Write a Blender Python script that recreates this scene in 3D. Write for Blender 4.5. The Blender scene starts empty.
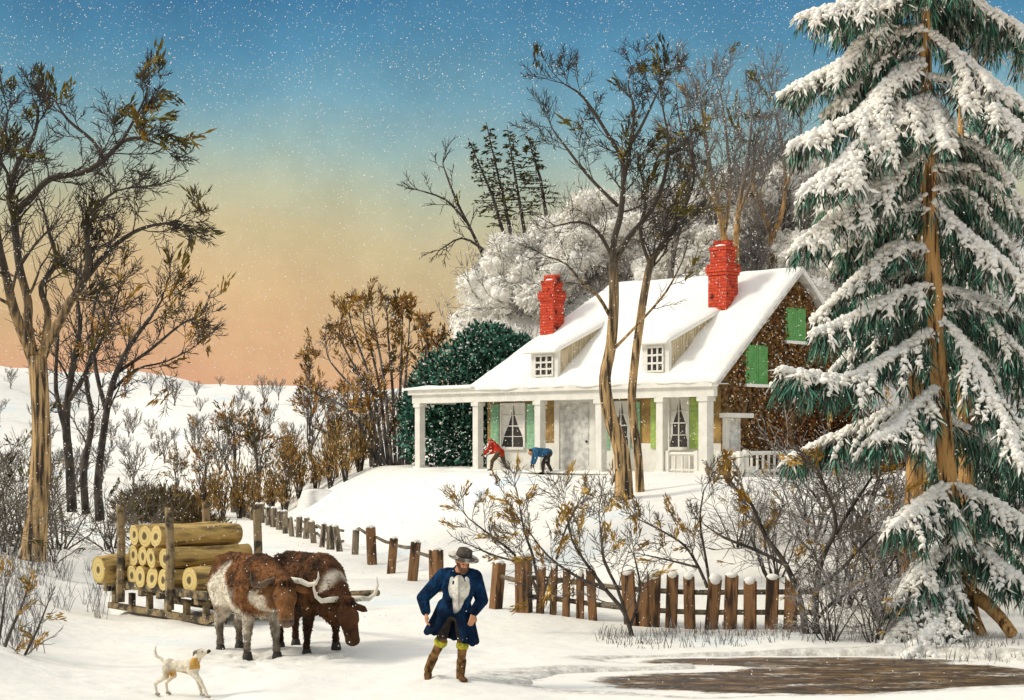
import bpy, math, random
import numpy as np
from mathutils import Vector, Matrix, noise, Euler

PI = math.pi
F = 1600.0            # focal length in pixels of a 1024 wide frame
EYE = 3.15            # camera height
HZ = 440.0            # pixel row of the horizon
sc = bpy.context.scene
COL = sc.collection

def P(u, v, d):
    """a point seen at (u, v) standing d metres away"""
    return Vector(((u - 512) * d / F, d, EYE - (v - HZ) * d / F))

def S(t):
    t = max(0.0, min(1.0, t))
    return t * t * (3 - 2 * t)

def lin(r, g, b):
    f = lambda c: ((c / 255 + 0.055) / 1.055) ** 2.4 if c > 10 else c / 255 / 12.92
    return (f(r), f(g), f(b))

# ------------------------------------------------------------------ materials
def mat(name, c1, c2=None, scale=4.0, detail=4.0, rough=0.85, bump=0.0, bscale=None, stretch=(1, 1, 1),
        lo=0.4, hi=0.6, attr=False, spec=0.2, ztop=None, c3=None, s3=1.0, lo3=.55, hi3=.7, sub=0.0, coord='Object'):
    m = bpy.data.materials.new(name)
    m.use_nodes = True
    nt = m.node_tree
    N, L = nt.nodes, nt.links
    b = N['Principled BSDF']
    b.inputs['Roughness'].default_value = rough
    b.inputs['Specular IOR Level'].default_value = spec
    tc = N.new('ShaderNodeTexCoord')
    mp = N.new('ShaderNodeMapping')
    mp.inputs['Scale'].default_value = stretch
    L.new(tc.outputs[coord], mp.inputs['Vector'])
    nz = N.new('ShaderNodeTexNoise')
    nz.inputs['Scale'].default_value = scale
    nz.inputs['Detail'].default_value = detail
    L.new(mp.outputs['Vector'], nz.inputs['Vector'])
    rp = N.new('ShaderNodeMapRange')
    rp.inputs['From Min'].default_value = lo
    rp.inputs['From Max'].default_value = hi
    L.new(nz.outputs['Fac'], rp.inputs['Value'])
    mx = N.new('ShaderNodeMix'); mx.data_type = 'RGBA'
    L.new(rp.outputs['Result'], mx.inputs['Factor'])
    c2 = c2 or c1
    if attr:
        at = N.new('ShaderNodeAttribute'); at.attribute_name = 'Col'
        k = N.new('ShaderNodeMix'); k.data_type = 'RGBA'; k.blend_type = 'MULTIPLY'
        k.inputs['Factor'].default_value = 1.0
        L.new(at.outputs['Color'], k.inputs[6])
        k.inputs[7].default_value = (*c1, 1)
        L.new(at.outputs['Color'], mx.inputs[6])
        k.inputs[7].default_value = (*c2, 1)
        L.new(k.outputs[2], mx.inputs[7])
    else:
        mx.inputs[6].default_value = (*c1, 1)
        mx.inputs[7].default_value = (*c2, 1)
    out = mx.outputs[2]
    if c3:
        n3 = N.new('ShaderNodeTexNoise'); n3.inputs['Scale'].default_value = s3; n3.inputs['Detail'].default_value = 3
        L.new(mp.outputs['Vector'], n3.inputs['Vector'])
        r3 = N.new('ShaderNodeMapRange'); r3.inputs['From Min'].default_value = lo3; r3.inputs['From Max'].default_value = hi3
        L.new(n3.outputs['Fac'], r3.inputs['Value'])
        m3 = N.new('ShaderNodeMix'); m3.data_type = 'RGBA'
        L.new(r3.outputs['Result'], m3.inputs['Factor'])
        L.new(out, m3.inputs[6]); m3.inputs[7].default_value = (*c3, 1)
        out = m3.outputs[2]
    if ztop:
        sx = N.new('ShaderNodeSeparateXYZ'); L.new(tc.outputs[coord], sx.inputs[0])
        zz = N.new('ShaderNodeMath'); zz.operation = 'MULTIPLY_ADD'; L.new(nz.outputs['Fac'], zz.inputs[0]); zz.inputs[1].default_value = 1.5; L.new(sx.outputs['Z'], zz.inputs[2])
        rz_ = N.new('ShaderNodeMapRange'); rz_.inputs['From Min'].default_value = ztop[0]; rz_.inputs['From Max'].default_value = ztop[1]; L.new(zz.outputs[0], rz_.inputs['Value'])
        mz = N.new('ShaderNodeMix'); mz.data_type = 'RGBA'; L.new(rz_.outputs['Result'], mz.inputs['Factor']); L.new(out, mz.inputs[6]); mz.inputs[7].default_value = (*ztop[2], 1)
        out = mz.outputs[2]
    L.new(out, b.inputs['Base Color'])
    if bump:
        nb = N.new('ShaderNodeTexNoise')
        nb.inputs['Scale'].default_value = bscale or scale * 3
        nb.inputs['Detail'].default_value = 5
        L.new(mp.outputs['Vector'], nb.inputs['Vector'])
        bp = N.new('ShaderNodeBump')
        bp.inputs['Strength'].default_value = bump
        bp.inputs['Distance'].default_value = 0.05
        L.new(nb.outputs['Fac'], bp.inputs['Height'])
        L.new(bp.outputs['Normal'], b.inputs['Normal'])
    if sub:
        b.inputs['Subsurface Weight'].default_value = sub
        b.inputs['Subsurface Radius'].default_value = (.05, .05, .06)
    return m

M = {}
M['snow'] = mat('snow', (.88, .85, .76), (.81, .79, .73), scale=2.2, detail=9, lo=.42, hi=.70, bump=.6, bscale=4, c3=(.66, .78, .82), s3=.22, lo3=.58, hi3=.78, rough=.95, spec=.1)  # the pale blue patches are bluish shadow tints put into the snow colour
def add_slush(m):
    N, L = m.node_tree.nodes, m.node_tree.links
    b = N['Principled BSDF']; src = b.inputs['Base Color'].links[0].from_socket
    tc = N.new('ShaderNodeTexCoord'); nz = N.new('ShaderNodeTexNoise'); nz.inputs['Scale'].default_value = 6; nz.inputs['Detail'].default_value = 10; nz.inputs['Roughness'].default_value = .75
    L.new(tc.outputs['Object'], nz.inputs['Vector'])
    at = N.new('ShaderNodeAttribute'); at.attribute_name = 'slush'
    mr = N.new('ShaderNodeMapRange'); mr.inputs['From Min'].default_value = .38; mr.inputs['From Max'].default_value = .62; L.new(nz.outputs['Fac'], mr.inputs['Value'])
    mu = N.new('ShaderNodeMath'); mu.operation = 'MULTIPLY'; L.new(mr.outputs['Result'], mu.inputs[0]); L.new(at.outputs['Fac'], mu.inputs[1])
    mx = N.new('ShaderNodeMix'); mx.data_type = 'RGBA'; L.new(mu.outputs[0], mx.inputs['Factor']); L.new(src, mx.inputs[6]); mx.inputs[7].default_value = (.40, .37, .32, 1)
    L.new(mx.outputs[2], b.inputs['Base Color'])
add_slush(M['snow'])
M['snowcap'] = mat('snow_on_things', (.90, .87, .79), (.86, .85, .80), scale=3, bump=.3, bscale=9, rough=.95, spec=.1)
M['hillsnow'] = mat('hill_snow', (.84, .82, .76), (.45, .43, .42), scale=.9, detail=8, lo=.50, hi=.66, bump=.8, bscale=1.5, rough=.95, spec=.1)
M['bark'] = mat('warm_bark', (.60, .33, .13), (.05, .035, .025), scale=5, detail=6, lo=.47, hi=.60, stretch=(1.6, 1.6, .4), bump=.8, bscale=14)
M['barktall'] = mat('old_bark', (.56, .37, .17), (.05, .038, .028), scale=6, detail=8, lo=.42, hi=.60, stretch=(2.2, 2.2, .22), bump=.8, bscale=14, ztop=(4.6, 7.0, (.075, .063, .05)))
M['barkhill'] = mat('hill_bark', (.48, .29, .11), (.10, .07, .045), scale=6, detail=6, lo=.46, hi=.6, stretch=(2, 2, .3), bump=.6, bscale=12, ztop=(4.6, 7.2, (.17, .15, .125)))
M['barkorange'] = mat('orange_bark', (.56, .32, .12), (.07, .04, .02), scale=6, detail=6, lo=.50, hi=.62, stretch=(2.2, 2.2, .3), bump=.8, bscale=14)
M['barkdark'] = mat('dark_bark', (.10, .085, .07), (.035, .03, .027), scale=6, detail=5, lo=.4, hi=.6, stretch=(1, 1, .4), bump=.6, bscale=12)
M['barkgrey'] = mat('grey_bark', (.22, .19, .165), (.07, .06, .055), scale=6, detail=5, lo=.4, hi=.6, stretch=(1, 1, .4), bump=.6, bscale=12)
M['twig'] = mat('twig', (.075, .065, .055), (.04, .035, .03), scale=3)
M['twigmid'] = mat('brown_twig', (.19, .16, .125), (.10, .085, .07), scale=3)
M['twiggrey'] = mat('grey_twig', (.22, .20, .185), (.13, .12, .11), scale=3)
M['twigsnow'] = mat('frosted_twig', (.40, .38, .36), (.13, .12, .11), scale=5, lo=.45, hi=.55)
M['leaf'] = mat('leaf', (1, 1, 1), (.6, .6, .6), attr=True, scale=3, rough=.8)
M['cloth'] = mat('rough_cloth', (1, 1, 1), (.6, .6, .62), attr=True, scale=11, detail=7, lo=.42, hi=.66, rough=.95, bump=.9, bscale=13, stretch=(1.5, 1.5, .6), spec=.08)
M['skin'] = mat('painted_body', (1, 1, 1), (.72, .70, .68), attr=True, scale=9, detail=6, lo=.45, hi=.65, rough=.85, bump=.7, bscale=26, spec=.12)
M['wood'] = mat('weathered_wood', (.24, .125, .055), (.045, .028, .018), scale=7, detail=6, lo=.46, hi=.62, stretch=(1.4, 1.4, .25), bump=.6, bscale=18)
M['woodgrey'] = mat('grey_wood', (.24, .19, .13), (.06, .05, .04), scale=6, detail=6, lo=.46, hi=.62, stretch=(1.4, 1.4, .25), bump=.6, bscale=18)
M['sledwood'] = mat('sled_wood', (.30, .22, .12), (.06, .05, .035), scale=6, detail=6, lo=.44, hi=.60, bump=.6, bscale=18)
M['white'] = mat('white_paint', (.78, .76, .69), (.70, .68, .62), scale=2.5, rough=.6)
M['whitegrey'] = mat('worn_white_paint', (.72, .71, .66), (.50, .49, .46), scale=5, detail=6, rough=.7)
M['ochre'] = mat('ochre_wall', (.42, .27, .09), (.26, .17, .07), scale=2.5, detail=6, rough=.9, bump=.4)
M['stone'] = mat('brown_stone', (.27, .16, .07), (.09, .055, .025), scale=7, detail=7, lo=.45, hi=.58, rough=.95, bump=1.0, bscale=10)
M['shingle'] = mat('tan_shingle', (.64, .54, .36), (.40, .33, .21), scale=3, detail=3, stretch=(6, 6, .5), rough=.9, bump=.5)
M['glass'] = mat('dark_glass', (.02, .02, .022), (.035, .035, .035), scale=2, rough=.15, spec=.5)
M['green1'] = mat('mint_shutter', (.30, .52, .33), (.22, .42, .25), scale=4, rough=.7)
M['green2'] = mat('lime_shutter', (.42, .55, .14), (.30, .44, .12), scale=4, rough=.7)
M['green3'] = mat('green_shutter', (.12, .36, .10), (.17, .42, .15), scale=4, rough=.7, bump=.3)
M['yellow'] = mat('yellow_cloth', (.65, .58, .04), (.35, .33, .04), scale=18, rough=.9)
M['horn'] = mat('pale_horn', (.72, .67, .55), (.30, .27, .22), scale=5, lo=.5, hi=.7, rough=.5)
M['horndark'] = mat('dark_horn', (.16, .11, .07), (.06, .045, .035), scale=5, rough=.5)
M['hoof'] = mat('hoof', (.045, .04, .035), rough=.6)
M['logbark'] = mat('yellow_log_bark', (.56, .38, .13), (.15, .10, .045), scale=5, detail=6, lo=.46, hi=.66, stretch=(.4, 1.5, 1.5), bump=.7, bscale=12)
M['eye'] = mat('eye', (.01, .008, .006), rough=.2, spec=.5)

def brick_mat():
    m = bpy.data.materials.new('red_brick'); m.use_nodes = True
    N, L = m.node_tree.nodes, m.node_tree.links
    b = N['Principled BSDF']; b.inputs['Roughness'].default_value = .9; b.inputs['Specular IOR Level'].default_value = .15
    tc = N.new('ShaderNodeTexCoord')
    sp = N.new('ShaderNodeSeparateXYZ'); L.new(tc.outputs['Object'], sp.inputs[0])
    ad = N.new('ShaderNodeMath'); ad.operation = 'ADD'; L.new(sp.outputs['X'], ad.inputs[0]); L.new(sp.outputs['Y'], ad.inputs[1])
    cb = N.new('ShaderNodeCombineXYZ'); L.new(ad.outputs[0], cb.inputs['X']); L.new(sp.outputs['Z'], cb.inputs['Y'])
    bt = N.new('ShaderNodeTexBrick'); L.new(cb.outputs[0], bt.inputs['Vector'])
    bt.inputs['Scale'].default_value = 1.0
    bt.inputs['Brick Width'].default_value = .26; bt.inputs['Row Height'].default_value = .1; bt.inputs['Mortar Size'].default_value = .012
    bt.inputs['Color1'].default_value = (.66, .088, .04, 1); bt.inputs['Color2'].default_value = (.50, .058, .03, 1); bt.inputs['Mortar'].default_value = (.30, .05, .03, 1)
    nz = N.new('ShaderNodeTexNoise'); nz.inputs['Scale'].default_value = 4; nz.inputs['Detail'].default_value = 6; L.new(tc.outputs['Object'], nz.inputs['Vector'])
    mr = N.new('ShaderNodeMapRange'); mr.inputs['From Min'].default_value = .57; mr.inputs['From Max'].default_value = .66; L.new(nz.outputs['Fac'], mr.inputs['Value'])
    mx = N.new('ShaderNodeMix'); mx.data_type = 'RGBA'; L.new(mr.outputs['Result'], mx.inputs['Factor'])
    L.new(bt.outputs['Color'], mx.inputs[6]); mx.inputs[7].default_value = (.10, .02, .015, 1)
    L.new(mx.outputs[2], b.inputs['Base Color'])
    bp = N.new('ShaderNodeBump'); bp.inputs['Strength'].default_value = .6; bp.inputs['Distance'].default_value = .02
    L.new(bt.outputs['Fac'], bp.inputs['Height']); bp.invert = True
    L.new(bp.outputs['Normal'], b.inputs['Normal'])
    return m
M['brick'] = brick_mat()

def logend_mat():
    m = bpy.data.materials.new('sawn_log_end'); m.use_nodes = True
    N, L = m.node_tree.nodes, m.node_tree.links
    b = N['Principled BSDF']; b.inputs['Roughness'].default_value = .9
    tc = N.new('ShaderNodeTexCoord')
    sp = N.new('ShaderNodeSeparateXYZ'); L.new(tc.outputs['Object'], sp.inputs[0])
    cb = N.new('ShaderNodeCombineXYZ'); L.new(sp.outputs['Y'], cb.inputs['X']); L.new(sp.outputs['Z'], cb.inputs['Y'])
    ln = N.new('ShaderNodeVectorMath'); ln.operation = 'LENGTH'; L.new(cb.outputs[0], ln.inputs[0])
    nz = N.new('ShaderNodeTexNoise'); nz.inputs['Scale'].default_value = 9; L.new(tc.outputs['Object'], nz.inputs['Vector'])
    a1 = N.new('ShaderNodeMath'); a1.operation = 'MULTIPLY_ADD'; L.new(nz.outputs['Fac'], a1.inputs[0]); a1.inputs[1].default_value = .05; L.new(ln.outputs['Value'], a1.inputs[2])
    rp = N.new('ShaderNodeValToRGB'); e = rp.color_ramp.elements
    e[0].position = .05; e[0].color = (.10, .07, .03, 1)
    e[1].position = .30; e[1].color = (.16, .11, .04, 1)
    for p, c in ((.085, (.16, .11, .04, 1)), (.105, (.60, .46, .17, 1)), (.145, (.66, .52, .22, 1)), (.16, (.40, .29, .10, 1)), (.175, (.64, .50, .2, 1)), (.235, (.58, .43, .14, 1))):
        n = e.new(p); n.color = c
    L.new(a1.outputs[0], rp.inputs['Fac']); L.new(rp.outputs['Color'], b.inputs['Base Color'])
    return m
M['logend'] = logend_mat()

def pond_mat():
    m = bpy.data.materials.new('brown_pond_ice'); m.use_nodes = True
    N, L = m.node_tree.nodes, m.node_tree.links
    b = N['Principled BSDF']; b.inputs['Specular IOR Level'].default_value = .25
    tc = N.new('ShaderNodeTexCoord'); mp = N.new('ShaderNodeMapping'); mp.inputs['Scale'].default_value = (.9, 1.9, 1)
    L.new(tc.outputs['Object'], mp.inputs['Vector'])
    nz = N.new('ShaderNodeTexNoise'); nz.inputs['Scale'].default_value = 2.2; nz.inputs['Detail'].default_value = 12; nz.inputs['Roughness'].default_value = .78; L.new(mp.outputs['Vector'], nz.inputs['Vector'])
    rp = N.new('ShaderNodeValToRGB'); e = rp.color_ramp.elements
    e[0].position = .40; e[0].color = (.022, .013, .007, 1)
    e[1].position = .66; e[1].color = (.36, .22, .09, 1)
    n = e.new(.52); n.color = (.105, .06, .025, 1)
    L.new(nz.outputs['Fac'], rp.inputs['Fac'])
    # drifted snow lying on the ice in streaks, thicker towards the shore
    mp2 = N.new('ShaderNodeMapping'); mp2.inputs['Scale'].default_value = (.5, 1.6, 1); L.new(tc.outputs['Object'], mp2.inputs['Vector'])
    n2 = N.new('ShaderNodeTexNoise'); n2.inputs['Scale'].default_value = 2.0; n2.inputs['Detail'].default_value = 8; n2.inputs['Roughness'].default_value = .65; L.new(mp2.outputs['Vector'], n2.inputs['Vector'])
    at = N.new('ShaderNodeAttribute'); at.attribute_name = 'shore'
    mp3 = N.new('ShaderNodeMapping'); mp3.inputs['Scale'].default_value = (3, 7, 1); L.new(tc.outputs['Object'], mp3.inputs['Vector'])
    n3 = N.new('ShaderNodeTexNoise'); n3.inputs['Scale'].default_value = 3.0; n3.inputs['Detail'].default_value = 6; n3.inputs['Roughness'].default_value = .8; L.new(mp3.outputs['Vector'], n3.inputs['Vector'])
    a3 = N.new('ShaderNodeMath'); a3.operation = 'MULTIPLY_ADD'; L.new(n3.outputs['Fac'], a3.inputs[0]); a3.inputs[1].default_value = .9; L.new(n2.outputs['Fac'], a3.inputs[2])
    ad = N.new('ShaderNodeMath'); ad.operation = 'ADD'; L.new(a3.outputs[0], ad.inputs[0]); L.new(at.outputs['Fac'], ad.inputs[1])
    mr = N.new('ShaderNodeMapRange'); mr.inputs['From Min'].default_value = 1.02; mr.inputs['From Max'].default_value = 1.22; L.new(ad.outputs[0], mr.inputs['Value'])
    mx = N.new('ShaderNodeMix'); mx.data_type = 'RGBA'; L.new(mr.outputs['Result'], mx.inputs['Factor']); L.new(rp.outputs['Color'], mx.inputs[6]); mx.inputs[7].default_value = (.86, .83, .75, 1)
    L.new(mx.outputs[2], b.inputs['Base Color'])
    m3 = N.new('ShaderNodeMapRange'); m3.inputs['To Min'].default_value = .42; m3.inputs['To Max'].default_value = .95; L.new(mr.outputs['Result'], m3.inputs['Value']); L.new(m3.outputs['Result'], b.inputs['Roughness'])
    bp = N.new('ShaderNodeBump'); bp.inputs['Strength'].default_value = .3; bp.inputs['Distance'].default_value = .03
    L.new(nz.outputs['Fac'], bp.inputs['Height']); L.new(bp.outputs['Normal'], b.inputs['Normal'])
    return m
M['pond'] = pond_mat()

# ------------------------------------------------------------------ mesh builder
class MB:
    def __init__(s):
        s.v = []; s.f = []; s.c = []; s.mi = []
    def add(s, vs, fs, col=None, mi=0):
        o = len(s.v)
        s.v.extend(vs)
        for f in fs:
            s.f.append(tuple(i + o for i in f)); s.c.append(col); s.mi.append(mi)
    def box(s, x0, x1, y0, y1, z0, z1, mtx=None, mi=0):
        vs = [Vector(p) for p in ((x0, y0, z0), (x1, y0, z0), (x1, y1, z0), (x0, y1, z0), (x0, y0, z1), (x1, y0, z1), (x1, y1, z1), (x0, y1, z1))]
        if mtx is not None: vs = [mtx @ p for p in vs]
        s.add(vs, [(3, 2, 1, 0), (4, 5, 6, 7), (0, 1, 5, 4), (1, 2, 6, 5), (2, 3, 7, 6), (3, 0, 4, 7)], None, mi)
    def prism(s, poly, axis, a0, a1, mi=0):
        """poly: 2-D points; axis 0 extrudes along x (poly is y, z), 1 along y (x, z), 2 along z (x, y)"""
        def pt(p, a):
            return Vector((a, p[0], p[1])) if axis == 0 else Vector((p[0], a, p[1])) if axis == 1 else Vector((p[0], p[1], a))
        n = len(poly)
        vs = [pt(p, a0) for p in poly] + [pt(p, a1) for p in poly]
        s.add(vs, [tuple(range(n - 1, -1, -1)), tuple(range(n, 2 * n))] + [(i, (i + 1) % n, n + (i + 1) % n, n + i) for i in range(n)], None, mi)
    def tube(s, pts, rad, sides=6, cap=True, flat=1.0, jit=0.0, rng=None, mi=0, mi_cap=None):
        n = len(pts)
        if n < 2: return
        t = (pts[1] - pts[0])
        if t.length < 1e-9: return
        t = t.normalized()
        up = Vector((0, 0, 1)) if abs(t.z) < .9 else Vector((1, 0, 0))
        a = t.cross(up).normalized(); b = a.cross(t).normalized()
        vs = []
        for i, p in enumerate(pts):
            if i > 0:
                t2 = pts[min(i + 1, n - 1)] - pts[max(i - 1, 0)]
                if t2.length > 1e-9:
                    t2 = t2.normalized()
                    a = (a - t2 * a.dot(t2))
                    a = a.normalized() if a.length > 1e-6 else t2.orthogonal().normalized()
                    b = a.cross(t2).normalized()
            for k in range(sides):
                an = 2 * PI * k / sides
                r = rad[i]
                if jit and rng: r *= 1 + jit * (rng.random() * 2 - 1)
                vs.append(p + a * (math.cos(an) * r) + b * (math.sin(an) * r * flat))
        fs = []
        for i in range(n - 1):
            for k in range(sides):
                k2 = (k + 1) % sides
                fs.append((i * sides + k, i * sides + k2, (i + 1) * sides + k2, (i + 1) * sides + k))
        s.add(vs, fs, None, mi)
        if cap:
            o = len(s.v) - len(vs)
            for ring in (range(sides - 1, -1, -1), range((n - 1) * sides, n * sides)):
                s.f.append(tuple(o + q for q in ring)); s.c.append(None); s.mi.append(mi if mi_cap is None else mi_cap)
    def lathe(s, prof, n=16, mtx=None, mi=0):
        vs = []
        for r, z in prof:
            for k in range(n):
                p = Vector((r * math.cos(2 * PI * k / n), r * math.sin(2 * PI * k / n), z))
                vs.append(mtx @ p if mtx is not None else p)
        fs = [(i * n + k, i * n + (k + 1) % n, (i + 1) * n + (k + 1) % n, (i + 1) * n + k) for i in range(len(prof) - 1) for k in range(n)]
        fs.append(tuple(range(n - 1, -1, -1))); fs.append(tuple(range((len(prof) - 1) * n, len(prof) * n)))
        s.add(vs, fs, None, mi)
    def ball(s, c, r, n=8, m=6, rot=None, mi=0):
        c = Vector(c)
        if not hasattr(r, '__len__'): r = (r, r, r)
        vs = []
        for i in range(1, m):
            th = PI * i / m
            for k in range(n):
                ph = 2 * PI * k / n
                p = Vector((r[0] * math.sin(th) * math.cos(ph), r[1] * math.sin(th) * math.sin(ph), r[2] * math.cos(th)))
                vs.append(c + (rot @ p if rot else p))
        top = Vector((0, 0, r[2])); bot = Vector((0, 0, -r[2]))
        vs.append(c + (rot @ top if rot else top)); vs.append(c + (rot @ bot if rot else bot))
        T, B = len(vs) - 2, len(vs) - 1
        fs = []
        for k in range(n):
            k2 = (k + 1) % n
            fs.append((T, k, k2))
            for i in range(m - 2):
                fs.append((i * n + k, (i + 1) * n + k, (i + 1) * n + k2, i * n + k2))
            fs.append(((m - 2) * n + k, B, (m - 2) * n + k2))
        s.add(vs, fs, None, mi)
    def blade(s, p, d, L, w, rng, col=None, mi=0):
        """one leaf: a pointed quad along d"""
        d = d.normalized()
        a = d.cross(Vector((rng.uniform(-1, 1), rng.uniform(-1, 1), rng.uniform(-1, 1))))
        if a.length < 1e-4: a = d.orthogonal()
        a = a.normalized() * (w * .5)
        m = p + d * (L * .45)
        s.add([p, m + a, p + d * L, m - a], [(0, 1, 2, 3)], col, mi)
    def build(s, name, mats, parent=None, smooth=False):
        me = bpy.data.meshes.new(name)
        me.from_pydata([tuple(p) for p in s.v], [], s.f)
        if not isinstance(mats, (list, tuple)): mats = [mats]
        for m in mats: me.materials.append(m)
        if any(s.mi): me.polygons.foreach_set('material_index', s.mi)
        if any(c is not None for c in s.c):
            at = me.color_attributes.new('Col', 'FLOAT_COLOR', 'CORNER')
            arr = []
            for f, c in zip(s.f, s.c):
                c = c or (.5, .5, .5)
                arr.extend((c[0], c[1], c[2], 1.0) * len(f))
            at.data.foreach_set('color', arr)
        if smooth: me.polygons.foreach_set('use_smooth', [True] * len(me.polygons))
        me.update()
        o = bpy.data.objects.new(name, me)
        COL.objects.link(o)
        if parent is not None: o.parent = parent
        return o

def tag(o, label=None, cat=None, group=None, kind=None):
    if label: o['label'] = label
    if cat: o['category'] = cat
    if group: o['group'] = group
    if kind: o['kind'] = kind
    return o

def empty(name, loc=(0, 0, 0), rz=0.0, label=None, cat=None, group=None):
    o = bpy.data.objects.new(name, None)
    COL.objects.link(o)
    o.location = loc; o.rotation_euler = (0, 0, rz); o.empty_display_size = .3
    return tag(o, label, cat, group)

def copy_tree(o, parent=None):
    c = o.copy(); COL.objects.link(c)
    if parent is not None: c.parent = parent
    for ch in list(o.children): copy_tree(ch, c)
    return c

def blob(name, parts, voxel, colfn, material, parent=None, smooth=6, fac=.5):
    """one continuous surface around tapered limbs and ellipsoids"""
    mb = MB()
    for p in parts:
        if p[0] == 'c':
            _, a, ra, b, rb = p
            a, b = Vector(a), Vector(b)
            mb.ball(a, ra, 14, 10); mb.ball(b, rb, 14, 10)
            mb.tube([a, b], [ra, rb], 14)
        else:
            rot = Euler(p[3]).to_matrix() if len(p) > 3 else None
            mb.ball(p[1], p[2], 20, 14, rot)
    o = mb.build(name, material)
    r = o.modifiers.new('r', 'REMESH'); r.mode = 'VOXEL'; r.voxel_size = voxel
    if smooth:
        q = o.modifiers.new('s', 'SMOOTH'); q.factor = fac; q.iterations = smooth
    dg = bpy.context.evaluated_depsgraph_get()
    me = bpy.data.meshes.new_from_object(o.evaluated_get(dg))
    me.name = name
    o.modifiers.clear()
    o.data = me
    if not me.materials: me.materials.append(material)
    me.polygons.foreach_set('use_smooth', [True] * len(me.polygons))
    me.polygons.foreach_set('material_index', [0] * len(me.polygons))
    if colfn:
        for a in list(me.color_attributes): me.color_attributes.remove(a)
        at = me.color_attributes.new('Col', 'FLOAT_COLOR', 'POINT')
        arr = []
        for v in me.vertices:
            c = colfn(v.co); arr.extend((c[0], c[1], c[2], 1))
        at.data.foreach_set('color', arr)
    if parent is not None: o.parent = parent
    return o

# ------------------------------------------------------------------ the lie of the land
F0 = Vector((-.3, 29.3)); F1 = Vector((-12.2, 70.0))
FD = (F1 - F0).normalized(); FN = Vector((FD.y, -FD.x))

def ns(x, y, s, seed=0.0):
    return noise.noise(Vector((x * s, y * s, seed)))

def mound(x, y):
    tl = (x - F0.x) * FN.x + (y - F0.y) * FN.y - .3
    tf = y - (29.3 - .53 * max(-2, min(6, x + .3)))
    back = 1 - .0 * S((y - 70) / 20)
    return 2.1 * S(tl / 4.6) * S(tf / 15) * back

def pond_dip(x, y, wide=0.0):
    # two lobes of the pond
    q1 = ((x - 4.4) / 3.2) ** 2 + ((y - 21.3) / 1.0) ** 2
    q2 = ((x - 4.2) / 2.3) ** 2 + ((y - 23.3) / .42) ** 2
    q3 = ((x - 5.2) / 2.0) ** 2 + ((y - 22.2) / 1.25) ** 2
    n = .35 * ns(x * .5, y * 2.2, 1.1, 3)
    return max(S((1.15 + wide - q + n) / .5) for q in (q1, q2, q3))

def H(x, y):
    h = mound(x, y)
    inside = S(h / .6)
    # bank on the left of the road
    lb = S((-4.2 - x - .30 * (y - 20)) / 5.0) * S((60 - y) / 25)
    h += 1.0 * lb * (1 + .4 * ns(x, y, .25, 9))
    # distant hills
    h += (7.6 + 5.6 * S((-46 - x) / 22)) * S((y - 105) / 120) * (1 + .10 * ns(x, y, .03, 4))
    h += .9 * S((y - 75) / 40) * ns(x, y, .07, 7) + S((y - 100) / 50) * (1.1 * ns(x, y * .6, .12, 21) + .5 * ns(x, y * .5, .3, 22))
    h += .16 * ns(x, y, .22, 1) * S((y - 10) / 10) + .05 * ns(x, y, .8, 2)
    # the sledge track
    road = S((2.2 - abs((x + 3.0) + .33 * (y - 24) * S((y - 22) / 6))) / 1.4) * (1 - inside)
    h -= .05 * road * (1 + ns(x, y, 1.5, 5))
    # flat under the house yard
    pd = pond_dip(x, y, .75)
    h += prints(x, y) + ruts(x, y)
    h = h * (1 - .75 * S(pd * 2)) - .15 * S(pd * 1.6)
    return h

PR = []
def tracks():
    g = random.Random(55)
    for k in range(16):      # the man's trail, coming from the gap in the fence
        x, y = -.75 - .02 * k + g.gauss(0, .05), 20.9 + .55 * k
        PR.append((x + (.13 if k % 2 else -.13), y, .13, .10))
    for k in range(22):      # the dog
        PR.append((-4.3 - .26 * k + g.gauss(0, .06), 20.15 + .12 * k + g.gauss(0, .08), .08, .06))
    for k in range(40):      # hooves round the oxen and ahead of them
        PR.append((-3.4 + g.gauss(0, .7), 23.3 + g.gauss(0, .9), .11, .07))
tracks()
def prints(x, y):
    if not (18 < y < 31 and -11 < x < 1): return 0.0
    h = 0.0
    for a, b, r_, d_ in PR:
        q = ((x - a) ** 2 + ((y - b) * .8) ** 2) / (r_ * r_)
        if q < 6: h += -d_ * math.exp(-q) + .35 * d_ * math.exp(-(q - 2.5) ** 2)
    return h
def ruts(x, y):
    # runner tracks behind the sled
    if not (29.5 < y < 60 and -22 < x < -5): return 0.0
    h = 0.0
    for off in (.12, 1.43):
        cx = -7.55 + off * .98 - .33 * (y - 29.9) + .0012 * (y - 29.9) ** 2 * 3
        q = ((x - cx) / .16) ** 2
        if q < 8: h += -.10 * math.exp(-q) + .035 * math.exp(-(q - 3) ** 2)
    return h

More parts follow.
